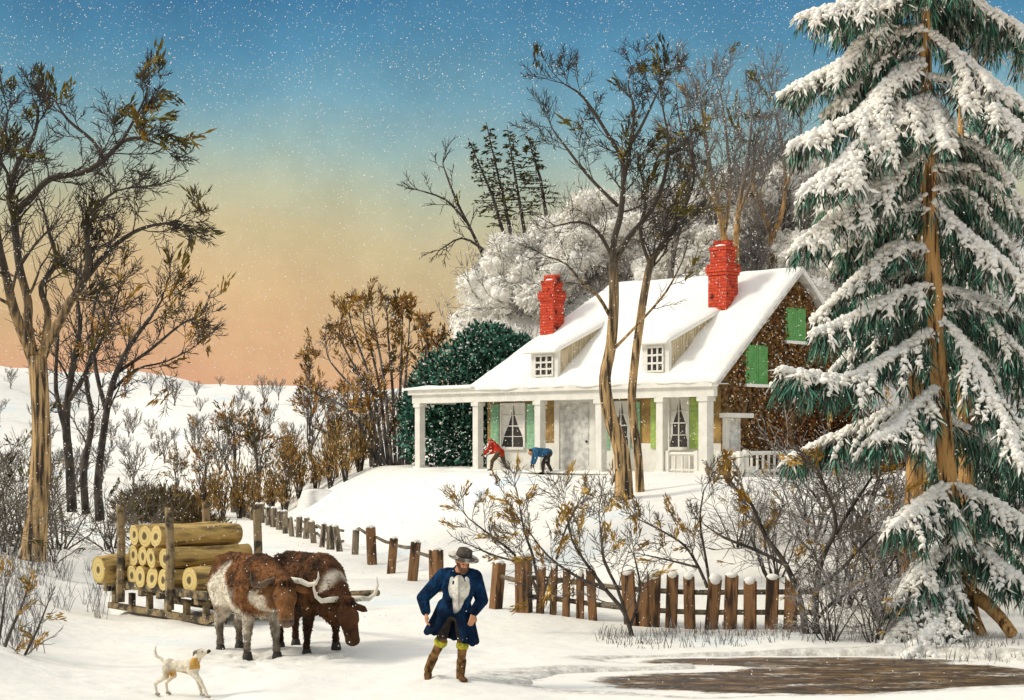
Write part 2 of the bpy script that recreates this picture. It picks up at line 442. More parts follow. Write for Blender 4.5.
def build_ground():
    xs = list(np.concatenate([-np.geomspace(420, 14, 60), np.linspace(-13.7, 14, 260), np.geomspace(14.5, 420, 60)]))
    ys = list(np.concatenate([np.linspace(-30, 14, 20), np.linspace(14.4, 19, 20), np.linspace(19.07, 32, 180), np.linspace(32.2, 80, 150), np.geomspace(82, 1600, 80)]))
    vs = [Vector((x, y, H(x, y))) for y in ys for x in xs]
    n = len(xs)
    fs = [(j * n + i, j * n + i + 1, (j + 1) * n + i + 1, (j + 1) * n + i) for j in range(len(ys) - 1) for i in range(n - 1)]
    mb = MB(); mb.add(vs, fs)
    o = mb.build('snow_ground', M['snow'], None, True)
    at = o.data.attributes.new('slush', 'FLOAT', 'POINT')
    at.data.foreach_set('value', [max(pond_dip(p.x, p.y, 1.5), .9 * S(1 - abs(p.y - 26.2 + .42 * (p.x - 4)) / 1.4) * S((p.x - 1) / 2) * S((9 - p.x) / 3)) if 17 < p.y < 30 else 0.0 for p in vs])
    return tag(o, kind='structure')
build_ground()

def build_pond():
    mb = MB(); vs, fs, sh = [], [], []
    nx, ny = 150, 70
    for j in range(ny + 1):
        for i in range(nx + 1):
            x, y = -1.5 + 15.5 * i / nx, 18.5 + 7 * j / ny
            vs.append(Vector((x, y, -.075)))
            sh.append(.42 * (1 - pond_dip(x, y, .2)))
    for j in range(ny):
        for i in range(nx):
            q = j * (nx + 1) + i; fs.append((q, q + 1, q + nx + 2, q + nx + 1))
    mb.add(vs, fs)
    o = mb.build('pond', M['pond'])
    at = o.data.attributes.new('shore', 'FLOAT', 'POINT'); at.data.foreach_set('value', sh)
    return tag(o, kind='structure')
build_pond()

def hill_h(x, y):
    top = 9.2 + 2.6 * S((x + 2) / 12) + 1.0 * S((x - 8) / 20)
    e = S((x + 3.4 + .05 * (y - 75)) / 3.0)
    h = top * e * S((y - 62) / 14) + .7 * ns(x, y, .35, 11) * e + .35 * ns(x, y, 1.1, 12) * e
    return 1.2 + h

def build_hill():
    xs = np.linspace(-9, 60, 150); ys = np.linspace(61, 115, 90)
    vs = [Vector((x, y, hill_h(x, y) - (1.6 if (x < -8.5 or y < 61.5) else 0))) for y in ys for x in xs]
    n = len(xs)
    fs = [(j * n + i, j * n + i + 1, (j + 1) * n + i + 1, (j + 1) * n + i) for j in range(len(ys) - 1) for i in range(n - 1)]
    mb = MB(); mb.add(vs, fs)
    return tag(mb.build('hill', M['hillsnow'], None, True), kind='structure')
build_hill()

# ------------------------------------------------------------------ trees
GOLD = [lin(178, 138, 55), lin(150, 122, 52), lin(122, 106, 48), lin(190, 150, 78)]
GOLD2 = [lin(200, 158, 66), lin(178, 138, 56), lin(208, 170, 86), lin(160, 122, 48)]
OLIVE = [lin(112, 104, 50), lin(92, 90, 46), lin(140, 122, 58), lin(84, 78, 44)]
RUST = [lin(172, 124, 62), lin(146, 104, 54), lin(192, 146, 76), lin(124, 100, 56)]

class Tree:
    def __init__(s, seed, thr=.035, twig_r=.011, leafp=.05, leafcols=OLIVE, leafL=.28, up=.06, wander=.16, nleaf=14):
        s.g = random.Random(seed)
        s.limb = MB(); s.twig = MB(); s.leaf = MB()
        s.thr, s.twig_r, s.leafp, s.cols, s.leafL, s.up, s.wander, s.nleaf = thr, twig_r, leafp, leafcols, leafL, up, wander, nleaf
        s.nleaves = 0
    def rv(s, k=1.0):
        g = s.g
        return Vector((g.gauss(0, 1), g.gauss(0, 1), g.gauss(0, 1))) * k
    def tuft(s, p, d):
        g = s.g; c0 = g.choice(s.cols)
        for _ in range(int(s.nleaf * 1.5)):
            dd = (d.normalized() + s.rv(.28))
            q = p + d.normalized() * g.uniform(-.8, .5) * s.leafL + s.rv(.11 * s.leafL)
            k = g.uniform(.7, 1.25)
            s.leaf.blade(q, dd, s.leafL * g.uniform(.3, .75), s.leafL * .13, g, tuple(min(1, c * k) for c in c0))
        s.nleaves += 1
    def seg(s, pts, rad):
        m = max(rad)
        if m > s.thr: s.limb.tube(pts, rad, 9 if m > .12 else 6, True)
        else: s.twig.tube(pts, rad, 3, False)
    def sub(s, d, lo=25, hi=62):
        g = s.g
        ax = d.cross(s.rv()).normalized()
        return (Matrix.Rotation(math.radians(g.uniform(lo, hi)), 3, ax) @ d).normalized()
    def grow(s, p, d, L, r, lvl, nch=(3, 5)):
        g = s.g
        n = 4 if lvl > 0 else 3
        pts = [p]; rad = [r]; dd = d.normalized()
        r1 = max(s.twig_r * .6, r * .45)
        for i in range(n):
            dd = (dd + s.rv(s.wander) + Vector((0, 0, s.up))).normalized()
            pts.append(pts[-1] + dd * (L / n)); rad.append(r + (r1 - r) * (i + 1) / n)
        s.seg(pts, rad)
        if lvl <= 0:
            if g.random() < s.leafp: s.tuft(pts[-1], dd)
            return
        s.kids(pts, rad, L, lvl, nch)
    def kids(s, pts, rad, L, lvl, nch=(3, 5), t0=.2, ratio=(.42, .72)):
        g = s.g
        k = g.randint(*nch)
        for i in range(k):
            t = t0 + (1 - t0) * (i + g.random()) / k
            x = t * (len(pts) - 1); j = min(int(x), len(pts) - 2); f = x - j
            q = pts[j].lerp(pts[j + 1], f); rr = rad[j] + (rad[j + 1] - rad[j]) * f
            d = (pts[j + 1] - pts[j]).normalized()
            s.grow(q, s.sub(d), L * g.uniform(*ratio) * (1.15 - .45 * t), max(s.twig_r, rr * .44), lvl - 1, nch)
        d = (pts[-1] - pts[-2]).normalized()
        for _ in range(2):
            s.grow(pts[-1], s.sub(d, 10, 35), L * g.uniform(.4, .6), max(s.twig_r, rad[-1] * .85), lvl - 1, nch)
    def traced(s, pl, d0, drift=0.0, lvl=2, nch=(4, 5), sublen=None, t0=.25, k=None):
        """a limb given as (u, v, radius in px); drift: metres it goes away from the viewer at its end"""
        n = len(pl)
        key = []
        for i, (u, v, r) in enumerate(pl):
            dd = d0 + drift * i / max(1, n - 1)
            key.append((P(u, v, dd), r * dd / F))
        pts, rad = [], []
        for i in range(n - 1):
            for q in range(3):
                t = q / 3
                a = key[max(i - 1, 0)][0]; b = key[i][0]; c = key[i + 1][0]; e = key[min(i + 2, n - 1)][0]
                pt = b * 1.0
                pt = .5 * ((2 * b) + (c - a) * t + (2 * a - 5 * b + 4 * c - e) * t * t + (3 * b - a - 3 * c + e) * t ** 3)
                pts.append(pt); rad.append(key[i][1] * (1 - t) + key[i + 1][1] * t)
        pts.append(key[-1][0]); rad.append(key[-1][1])
        s.seg(pts, rad)
        if lvl > 0:
            Ltot = sum((pts[i + 1] - pts[i]).length for i in range(len(pts) - 1))
            Ls = sublen or Ltot * .75
            kk = k or max(3, int(len(pts) * .55))
            g = s.g
            for i in range(kk):
                t = t0 + (1 - t0) * (i + g.random()) / kk
                x = t * (len(pts) - 1); j = min(int(x), len(pts) - 2); f = x - j
                q = pts[j].lerp(pts[j + 1], f); rr = rad[j] + (rad[j + 1] - rad[j]) * f
                d = (pts[j + 1] - pts[j]).normalized()
                s.grow(q, s.sub(d), Ls * g.uniform(.4, .75) * (1.2 - .4 * t), max(s.twig_r * 1.2, rr * .38), lvl - 1, nch)
            d = (pts[-1] - pts[-2]).normalized()
            for _ in range(2):
                s.grow(pts[-1], s.sub(d, 8, 30), Ls * g.uniform(.4, .6), max(s.twig_r, rad[-1] * .9), lvl - 1, nch)
    def make(s, name, base, label, cat, bark, twig, group=None, rz=0.0):
        root = empty(name, base, rz, label, cat, group)
        mtx = Matrix.Translation(Vector(base)).inverted()
        for mb_, nm, mt in ((s.limb, 'trunk', bark), (s.twig, 'crown', twig), (s.leaf, 'leaves', M['leaf'])):
            if mb_.v:
                mb_.v = [mtx @ p for p in mb_.v]
                mb_.build(nm, mt, root, nm == 'trunk')
        return root

def big_left_tree():
    d = 35.0
    T = Tree(11, thr=.03, twig_r=.0095, leafp=.008, leafcols=OLIVE + GOLD[1:3], leafL=.5, nleaf=20)
    T.traced([(32, 560, 15), (34, 545, 12.5), (40, 480, 10.5), (41, 420, 9), (37, 356, 9.5)], d, 0, 0)
    T.traced([(34, 360, 6.5), (15, 313, 5), (7, 280, 4.3), (-2, 240, 2.9), (-12, 200, 1.4)], d, -1.2, 3, (5, 6), sublen=2.4)
    T.traced([(35, 362, 5.8), (28, 328, 4.7), (28, 302, 4.3), (20, 270, 4), (16, 240, 3.6), (14, 214, 4)], d, .4, 2, (5, 6), sublen=1.8, t0=.4)
    T.traced([(14, 216, 3.6), (9, 195, 3.2), (17, 165, 2.9), (33, 138, 2.2), (38, 112, 1.4), (33, 98, 0.72)], d + .4, .8, 3, (5, 6), sublen=1.0, t0=.1)
    T.traced([(14, 216, 3.2), (41, 186, 3.2), (56, 177, 3), (82, 173, 2.9), (104, 160, 2.6), (122, 142, 2.2), (141, 138, 1.7), (163, 146, 0.86)], d + .4, -1.2, 3, (5, 6), sublen=1.2, t0=.15)
    T.traced([(104, 160, 1.9), (93, 141, 1.7), (68, 120, 1.4), (55, 100, 0.86)], d - .3, .6, 3, (5, 6), sublen=1.1, t0=.1)
    T.traced([(122, 142, 1.7), (135, 118, 1.4), (144, 100, 1.1), (150, 80, 0.65)], d - .5, .4, 3, (5, 6), sublen=.9, t0=.1)
    T.traced([(40, 358, 6.5), (56, 328, 5), (70, 302, 4.3), (82, 284, 4), (89, 260, 3.6), (87, 232, 2.9), (98, 205, 1.9), (118, 190, 1)], d, -.9, 3, (5, 6), sublen=1.6, t0=.3)
    T.traced([(82, 284, 3.2), (108, 252, 2.7), (134, 232, 2.2), (160, 224, 1.4), (180, 224, 0.72)], d - .4, .8, 3, (5, 6), sublen=1.2, t0=.1)
    T.traced([(45, 352, 4.3), (48, 313, 3.6), (41, 287, 2.9), (56, 262, 2.5), (50, 236, 2), (44, 212, 1.2)], d, .9, 2, (5, 6), sublen=1.6, t0=.25)
    T.traced([(5, 270, 2.2), (-5, 200, 1.9), (2, 150, 1.6), (8, 112, 0.86)], d - .8, .5, 3, (5, 6), sublen=1.1, t0=.05)
    return T.make('bare_tree', P(33, 556, d), 'tall spreading tree with tan bark in the snow at the left edge', 'tree', M['barktall'], M['twig'])
big_left_tree()

def twin_tree():
    d = 39.0
    T = Tree(23, thr=.03, twig_r=.009, leafp=.009, leafcols=OLIVE, leafL=.46)
    T.traced([(624, 510, 12), (624, 500, 10), (622, 454, 8.2), (609, 412, 7), (605, 378, 6), (611, 346, 5.6), (614, 300, 5.2), (613, 262, 4.8)], d, 0, 0)
    T.traced([(641, 500, 5.3), (640, 488, 4.6), (638, 454, 4.3), (632, 406, 4.3), (634, 370, 4.3), (639, 330, 4.3), (645, 290, 4), (652, 260, 3.6), (668, 238, 3), (682, 212, 2.3), (694, 180, 1.3), (690, 150, 0.66)], d + .9, .6, 3, (4, 6), sublen=1.3, t0=.58)
    T.traced([(613, 266, 4), (614, 240, 3.6), (620, 218, 3.3), (623, 190, 2.9), (622, 160, 2.5), (610, 138, 2), (584, 98, 1.5), (564, 84, 0.66)], d, -.9, 3, (4, 6), sublen=1.2, t0=.3)
    T.traced([(613, 266, 3.3), (628, 238, 3), (650, 212, 2.5), (664, 180, 2), (668, 140, 1.3), (662, 105, 0.66)], d, .7, 3, (4, 6), sublen=1.2, t0=.25)
    T.traced([(622, 190, 2.4), (630, 150, 2), (634, 110, 1.6), (628, 85, 0.92), (633, 68, 0.6)], d - .4, .8, 3, (4, 6), sublen=1.1, t0=.1)
    T.traced([(622, 160, 1.7), (642, 125, 1.5), (655, 98, 0.92), (664, 80, 0.6)], d - .4, -.6, 3, (4, 6), sublen=1.1, t0=.1)
    T.traced([(618, 206, 2.1), (590, 178, 1.7), (568, 150, 1.3), (552, 128, 0.66)], d, .8, 3, (4, 6), sublen=1.4, t0=.2)
    T.traced([(613, 258, 2.1), (598, 232, 1.7), (580, 222, 1.3), (556, 226, 0.66)], d, -.8, 2, sublen=1.2, t0=.2)
    T.traced([(611, 318, 2), (598, 296, 1.7), (583, 284, 1.3), (566, 264, 0.99), (545, 256, 0.6)], d, -.9, 2, sublen=1.0, t0=.25)
    T.traced([(613, 350, 1.7), (640, 322, 1.3), (666, 292, 1.1), (682, 262, 0.6)], d, -1, 2, sublen=.9, t0=.35)
    T.traced([(650, 265, 2), (640, 232, 1.6), (646, 200, 1.3), (640, 170, 0.66)], d + 1, -.8, 3, (4, 6), sublen=1.2, t0=.2)
    return T.make('bare_tree', P(624, 502, d), 'twin trunked tan tree standing in front of the white porch', 'tree', M['barktall'], M['twig'])
twin_tree()

def free_tree(seed, h, r, spread=1.0, nlimb=5, lvl=3, fork=.35, lean=(0, 0), nch=(3, 4), **kw):
    """a bare tree built at the origin"""
    T = Tree(seed, **kw)
    g = T.g
    pts = [Vector((0, 0, -.35))]; rad = [r * 1.3]
    n = 6
    for i in range(1, n + 1):
        t = i / n
        pts.append(Vector((lean[0] * t * h * fork + g.gauss(0, .02 * h), lean[1] * t * h * fork + g.gauss(0, .02 * h), h * fork * t)))
        rad.append(r * (1 - .35 * t))
    T.seg(pts, rad)
    for i in range(nlimb):
        a = 2 * PI * (i + g.random() * .7) / nlimb
        tt = 1 if i < 3 else g.uniform(.45, .95)
        j = min(n, max(1, int(tt * n)))
        q = pts[j]
        sp = g.uniform(.35, .85) * spread
        d = Vector((math.cos(a) * sp + lean[0], math.sin(a) * sp + lean[1], 1))
        T.grow(q, d, h * (1 - fork * tt) * g.uniform(.5, .62), rad[j] * .62, lvl, nch)
    return T

def instance(root, loc, rz, s=1.0, label=None, first=False):
    o = root if first else copy_tree(root)
    o.location = loc; o.rotation_euler = (0, 0, rz); o.scale = (s, s, s)
    if label: o['label'] = label
    return o

# left thicket beside the road -------------------------------------------------
def thicket():
    d = 39
    T = Tree(31, thr=.03, twig_r=.0095, leafp=.02, leafcols=GOLD + RUST, leafL=.42)
    T.traced([(100, 520, 5), (98, 480, 4), (104, 430, 3.6), (112, 385, 3.2), (130, 345, 2.6), (150, 318, 1.9), (162, 300, 0.86)], d, -.6, 3, sublen=1.5, t0=.4)
    T.traced([(106, 410, 2.6), (96, 370, 2.2), (92, 320, 1.6), (100, 285, 0.72)], d, .7, 3, sublen=1.8, t0=.2)
    T.traced([(118, 372, 2.2), (150, 350, 1.7), (180, 325, 1.3), (195, 318, 0.65)], d - .3, .5, 3, sublen=1.2, t0=.15)
    T.traced([(108, 395, 1.9), (135, 370, 1.4), (165, 362, 0.94), (190, 350, 0.6)], d, .9, 3, sublen=1.4, t0=.1)
    T.make('bare_tree', P(100, 516, d), 'slender dark tree with golden leaves leaning right over the road', 'tree', M['barkdark'], M['twig'])
    d = 40.5
    T = Tree(37, thr=.03, twig_r=.0095, leafp=.012, leafcols=GOLD, leafL=.4)
    T.traced([(72, 512, 5.4), (70, 470, 4.7), (66, 420, 4), (72, 370, 3.2), (80, 330, 2.4), (76, 290, 1.2)], d, .4, 3, sublen=2.0, t0=.4)
    T.traced([(68, 440, 2.9), (56, 390, 2.3), (58, 340, 1.4)], d, -.5, 2, sublen=1.6, t0=.2)
    T.traced([(70, 400, 2.4), (92, 360, 2), (110, 320, 1.3), (118, 296, 0.72)], d, .6, 3, sublen=1.6, t0=.2)
    T.make('bare_tree', P(72, 508, d), 'dark slim tree directly right of the big tan trunk', 'tree', M['barkdark'], M['twig'])
    d = 42
    T = Tree(41, thr=.03, twig_r=.0095, leafp=.012, leafcols=RUST, leafL=.4)
    T.traced([(86, 514, 4.3), (84, 470, 3.6), (92, 420, 2.9), (86, 380, 2.2), (92, 350, 1)], d, .4, 3, sublen=1.8, t0=.3)
    T.make('bare_tree', P(86, 510, d), 'short dark tree squeezed between two taller slim trees', 'tree', M['barkdark'], M['twig'])
thicket()

def bush(name, seed, h, w, n, leafp, cols, label, cat, twigm, lvl=2, twig_r=.012, leafL=.3, group=None, wander=.2, nch=(3, 4), lean=(0, 0)):
    T = Tree(seed, thr=.028, twig_r=twig_r, leafp=leafp, leafcols=cols, leafL=leafL, up=.05, wander=wander)
    g = T.g
    for i in range(n):
        a = 2 * PI * (i + g.random()) / n
        sp = g.uniform(.1, 1.0) * w / h
        T.grow(Vector((math.cos(a) * .1, math.sin(a) * .1, -.2)), Vector((math.cos(a) * sp + lean[0], math.sin(a) * sp + lean[1], 1)), h * g.uniform(.5, .8), max(.02, h * .012), lvl, nch)
    return T.make(name, (0, 0, 0), label, cat, M['barkdark'], twigm, group)

# undergrowth on the left bank
ug = bush('bush', 51, 2.6, 1.3, 9, .035, OLIVE, 'dark bare undergrowth bush on the snowy left bank', 'bush', M['twigmid'], 2, .009, group='dark undergrowth on the left bank')
spots = [(6, 500, 37, .95), (-8, 470, 40, 1.1), (20, 470, 41, .9), (52, 500, 38.5, .6), (122, 505, 43, .75), (140, 500, 46, .65), (60, 480, 45, 1.0), (30, 500, 44, .95), (110, 490, 47, .9), (-20, 520, 33, .8)]
labs = ['dark bare bush hugging the picture edge behind the big tan trunk', 'tall dark bush at the far left edge of the snowy bank', 'dense dark bush just left of the tan trunk and behind it',
        'small dark bush just right of the big tan trunk', 'dark bush at the foot of the leaning golden tree', 'low dark bush right of the leaning golden tree by the road',
        'tall dark bush deep behind the slim trees', 'dark bush far behind the big tan trunk', 'dark bush behind the leaning golden tree', 'dark twiggy bush half cut by the left edge, nearest of the bank bushes']
for i, (u, v, d, s) in enumerate(spots):
    x = (u - 512) * d / F
    instance(ug, (x, d, H(x, d)), i * 1.9, s, labs[i], i == 0)

# foreground shrub at lower left
def corner_shrub():
    d = 22.0
    T = Tree(61, thr=.02, twig_r=.006, leafp=.10, leafcols=GOLD, leafL=.2, nleaf=16)
    T.traced([(12, 682, 1.6), (25, 655, 1.4), (38, 628, 1.1), (48, 603, .6)], d, -.4, 2, sublen=.4, t0=.2)
    T.traced([(2, 655, 1.8), (12, 628, 1.5), (24, 600, 1.1), (32, 572, .6)], d, .4, 2, sublen=.5, t0=.15)
    T.traced([(12, 680, 1.3), (22, 668, 1), (38, 664, .5)], d, .3, 1, sublen=.3, t0=.2)
    T.traced([(-4, 660, 1.6), (2, 620, 1.3), (6, 585, .6)], d, .2, 2, sublen=.5, t0=.2)
    T.traced([(22, 660, 1.1), (38, 645, .8), (54, 636, .5)], d, .1, 1, sublen=.35, t0=.2)
    x = (12 - 512) * d / F
    T.make('shrub', P(10, 680, d), 'small twiggy shrub with golden leaves in the bottom left corner', 'shrub', M['barkdark'], M['twiggrey'])
corner_shrub()

# shrubs by the picket fence ----------------------------------------------------
def fence_shrubs():
    d = 26.6
    T = Tree(71, thr=.022, twig_r=.006, leafp=.02, leafcols=GOLD2, leafL=.24, nleaf=20)
    T.traced([(632, 636, 2.7), (624, 612, 2.4), (606, 590, 2.1), (588, 566, 1.7), (572, 540, 1.2), (566, 510, 0.6)], d, .3, 3, sublen=1.1, t0=.15)
    T.traced([(628, 622, 2.2), (618, 590, 1.8), (604, 560, 1.4), (600, 525, 0.75)], d, -.4, 3, sublen=1.0, t0=.2)
    T.traced([(606, 590, 1.8), (576, 576, 1.5), (548, 556, 1.1), (528, 530, 0.6)], d + .1, .5, 3, sublen=.9, t0=.15)
    T.traced([(630, 628, 1.8), (640, 590, 1.4), (634, 555, 0.75)], d, .3, 2, sublen=.7, t0=.3)
    T.make('shrub', P(632, 634, d), 'leaning leafless shrub rooted in front of the brown pickets', 'shrub', M['barkdark'], M['twigmid'])
    d = 31
    T = Tree(73, thr=.022, twig_r=.0065, leafp=.026, leafcols=GOLD2, leafL=.24, nleaf=20)
    T.traced([(540, 600, 2.2), (530, 575, 1.8), (512, 552, 1.5), (490, 535, 1), (468, 518, 0.6)], d, .5, 3, sublen=.9, t0=.2)
    T.traced([(540, 598, 2.1), (534, 560, 1.7), (524, 530, 1.2), (518, 496, 0.6)], d, -.3, 3, sublen=.9, t0=.25)
    T.traced([(520, 562, 1.4), (496, 556, 1), (470, 545, 0.6)], d, .3, 2, sublen=.7, t0=.2)
    T.traced([(541, 600, 2), (556, 560, 1.5), (566, 528, 1), (580, 500, 0.6)], d, .6, 3, sublen=.9, t0=.3)
    T.make('shrub', P(540, 602, d), 'golden tipped shrub behind the left end of the picket fence', 'shrub', M['barkdark'], M['twigmid'])
    d = 30.5
    T = Tree(79, thr=.022, twig_r=.0065, leafp=.026, leafcols=GOLD2, leafL=.24, nleaf=20)
    T.traced([(712, 600, 2), (700, 570, 1.7), (684, 545, 1.2), (660, 530, 0.9), (640, 520, 0.6)], d, .4, 3, sublen=.9, t0=.2)
    T.traced([(712, 600, 2), (706, 560, 1.5), (700, 520, 1.1), (704, 490, 0.6)], d, -.4, 3, sublen=.9, t0=.2)
    T.traced([(700, 568, 1.4), (668, 560, 0.98), (645, 555, 0.6)], d, .2, 2, sublen=.7, t0=.2)
    T.make('shrub', P(712, 604, d), 'shrub with yellow leaf tufts behind the middle of the pickets', 'shrub', M['barkdark'], M['twigmid'])
    d = 25.6
    T = Tree(83, thr=.022, twig_r=.008, leafp=.016, leafcols=GOLD2, leafL=.26, nleaf=20)
    T.traced([(806, 634, 3.8), (800, 600, 3.3), (786, 565, 2.8), (765, 535, 2.2), (752, 505, 1.7), (740, 492, 0.75)], d, .4, 3, sublen=.7, t0=.2)
    T.traced([(816, 634, 3.8), (816, 595, 3.3), (822, 560, 2.8), (836, 525, 2.2), (826, 490, 1.8), (818, 470, 0.9)], d, -.5, 3, sublen=.7, t0=.2)
    T.traced([(786, 565, 2.2), (756, 550, 1.8), (725, 538, 1.4), (705, 525, 0.6)], d + .3, .4, 2, sublen=.7, t0=.15)
    T.traced([(826, 550, 2.2), (850, 510, 1.8), (870, 480, 1.2), (876, 470, 0.6)], d, .6, 3, sublen=.7, t0=.15)
    T.traced([(816, 590, 2.4), (840, 570, 2), (868, 540, 1.4), (892, 520, 0.6)], d, -.3, 2, sublen=1.0, t0=.15)
    T.traced([(810, 628, 2.2), (835, 600, 1.7), (860, 590, 0.75)], d, .2, 2, sublen=.8, t0=.2)
    T.make('shrub', P(812, 632, d), 'big dark many branched shrub at the right end of the pickets', 'shrub', M['barkdark'], M['twigmid'])
    br = bush('bush', 87, 2.5, 1.5, 10,   .025, GOLD2, 'x', 'bush', M['twigsnow'], 2, .009, .24, 'grey brush between the pickets and the snowy spruce', nch=(4, 5))
    sp = [(845, 600, 28.5, .85), (880, 610, 27, .85), (775, 585, 31, .72), (860, 560, 33, 1.15), (812, 560, 34, .9), (900, 560, 31, 1.0), (740, 580, 33.5, .6), (830, 640, 24.8, .5), (875, 640, 24.6, .5)]
    lb = ['grey twiggy bush right behind the big dark shrub', 'grey bush close to the leaning back spruce trunk', 'pale bush behind the last snow capped pickets', 'tall grey bush below the gable of the cottage',
          'grey bush between the cottage gable and the big dark shrub', 'grey bush hidden behind the orange back trunk', 'low grey bush uphill of the picket fence', 'small low bush at the pond edge under the big shrub', 'small low bush at the pond edge nearest the spruce']
    for i, (u, v, d, s) in enumerate(sp):
        x = (u - 512) * d / F
        instance(br, (x, d, H(x, d)), i * 2.3, s, lb[i], i == 0)
fence_shrubs()

# trees of the middle distance --------------------------------------------------
def mid_trees():
    rows = [(203, 500, 66, .68), (234, 508, 69, 1.0), (257, 505, 67, .95), (285, 500, 64, .6), (312, 497, 68, .98), (336, 492, 65, .62), (352, 488, 70, .8), (372, 484, 66, .6), (176, 480, 75, .6), (408, 478, 68, .6)]
    labs = ['leftmost bare roadside tree beyond the log sled', 'pale stemmed bare roadside tree above the dark ox', 'dark roadside tree right of the pale stemmed one', 'low bushy roadside tree with brown leaves', 'roadside tree with a pointed rusty top left of the fan shaped tree',
            'small brown leaved tree beside the snow bank', 'bare tree just left of the fan shaped tree', 'low rusty tree at the foot of the fan shaped tree', 'far bare tree behind the dark brush patch', 'small bare tree between the fan shaped tree and the evergreen']
    protos = []
    for k in range(3):
        T = free_tree(101 + k, 4.8, .10, spread=.32, nlimb=7, lvl=2, fork=.5, nch=(3, 4), twig_r=.011, leafp=.2, leafcols=RUST + OLIVE[:2], leafL=.45, nleaf=12, up=.12)
        protos.append(T.make('roadside_tree', (0, 0, 0), 'x', 'tree', M['barkgrey'], M['twigmid'], 'bare trees along the far road'))
    used = set()
    for i, (u, v, d, s) in enumerate(rows):
        p = protos[i % 3]
        x = (u - 512) * d / F
        instance(p, (x, d, H(x, d) - .05), i * 1.3, s, labs[i], p not in used); used.add(p)
    # lower brown bushes among them
    def leafy(seed):
        mb = MB(); g = random.Random(seed)
        for _ in range(17):
            a = g.uniform(0, 2 * PI); sp_ = g.uniform(.05, .6)
            ax = Vector((math.cos(a) * sp_, math.sin(a) * sp_, 1)).normalized(); L_ = g.uniform(1.0, 2.0)
            for _ in range(34):
                t = g.uniform(.25, 1.0)
                p = ax * (L_ * t) + Vector((g.gauss(0, .1), g.gauss(0, .1), 0))
                k = g.uniform(.7, 1.15)
                c = g.choice([lin(184, 142, 74), lin(156, 120, 62), lin(124, 104, 64), lin(204, 164, 96)])
                mb.blade(p, ax + Vector((g.gauss(0, .35), g.gauss(0, .35), g.uniform(0, .5))), g.uniform(.12, .34), .035, g, tuple(q * k for q in c))
        r = empty('bush', (0, 0, 0), 0, 'x', 'bush', 'brown bushes along the far road')
        mb.build('leaves', M['leaf'], r)
        st = MB()
        for k in range(12):
            a = k * 2.4; e = Vector((math.cos(a) * .5 * (k % 3) / 2, math.sin(a) * .5 * (k % 3) / 2, 1.5))
            st.tube([Vector((0, 0, -.3)), e * .5 + Vector((0, 0, .1)), e], [.03, .02, .008], 4)
        st.build('stem', M['barkdark'], r)
        return r
    bb = leafy(121)
    sp = [(205, 500, 66, 1.15), (222, 500, 64, 1.0), (240, 505, 65, 1.2), (256, 505, 63.5, .9), (270, 500, 66, 1.25), (285, 500, 64, 1.1), (300, 497, 66, 1.3), (316, 495, 64.5, 1.15), (330, 492, 63, 1.2), (346, 487, 62, 1.15), (360, 484, 63, 1.3), (372, 480, 64, 1.0), (250, 505, 74, 1.2), (290, 500, 75, 1.3), (335, 500, 73, 1.3), (215, 500, 76, 1.1)]
    lb = ['brown bush at the left end of the far row of bushes', 'second brown bush from the left along the far road', 'dark brown bush at the start of the road fence', 'small brown bush just right of the pale stemmed roadside tree', 'rusty bush above the far fence posts', 'brown bush left of the pointed rusty tree', 'tall brown bush under the pointed rusty tree', 'brown bush right of the pointed rusty tree',
          'rusty brown bush at the crest of the snow bank', 'brown bush on the bank left of the fan shaped tree', 'tall golden bush at the foot of the fan shaped tree', 'low brown bush between the fan tree and the porch', 'bush in the back row behind the start of the road fence', 'bush in the back row left of the pointed rusty tree', 'bush in the back row right of the pointed rusty tree', 'leftmost bush of the back row beyond the road']
    for i, (u, v, d, s) in enumerate(sp):
        x = (u - 512) * d / F
        instance(bb, (x, d, H(x, d) - .05), i * 1.7, s, lb[i], i == 0)
    # fan shaped tree
    d = 63
    T = Tree(131, thr=.028, twig_r=.0095, leafp=.06, leafcols=RUST + GOLD[:1], leafL=.5, nleaf=14, up=.08)
    g = random.Random(9)
    for j in range(11):
        b = 378 + j * 3.0; e = 316 + j * 12 + g.uniform(-4, 4); top = 300 + abs(j - 5.4) ** 2 * 2.4 + g.uniform(-6, 14)
        T.traced([(b, 482, 2.3), (b + (e - b) * .18, 440, 2.0), (b + (e - b) * .48, 440 - (440 - top) * .45, 1.5), (e, top + 22, .9), (e + (e - b) * .1, top + 6, .6)], d, g.uniform(-1.6, 1.6), 3, (3, 4), sublen=1.15, t0=.22)
    T.make('fan_shaped_tree', P(391, 478, d), 'many stemmed fan shaped tree with rusty leaves left of the evergreen', 'tree', M['barkgrey'], M['twig'])
    # far specks on the hills
    T = free_tree(141, 3.4, .09, spread=.45, nlimb=6, lvl=2, fork=.25, twig_r=.028, leafp=.0, nch=(2, 3), up=.15)
    ft = T.make('distant_tree', (0, 0, 0), 'tiny bare tree on the distant snowy hills', 'tree', M['barkgrey'], M['twiggrey'], 'tiny trees on the distant hills')
    g = random.Random(5)
    for i in range(120):
        d = g.uniform(95, 215); u = g.uniform(-20, 430)
        x = (u - 512) * d / F
        instance(ft, (x, d, H(x, d) - .2), g.uniform(0, 6), g.uniform(.35, 1.0), None, i == 0)
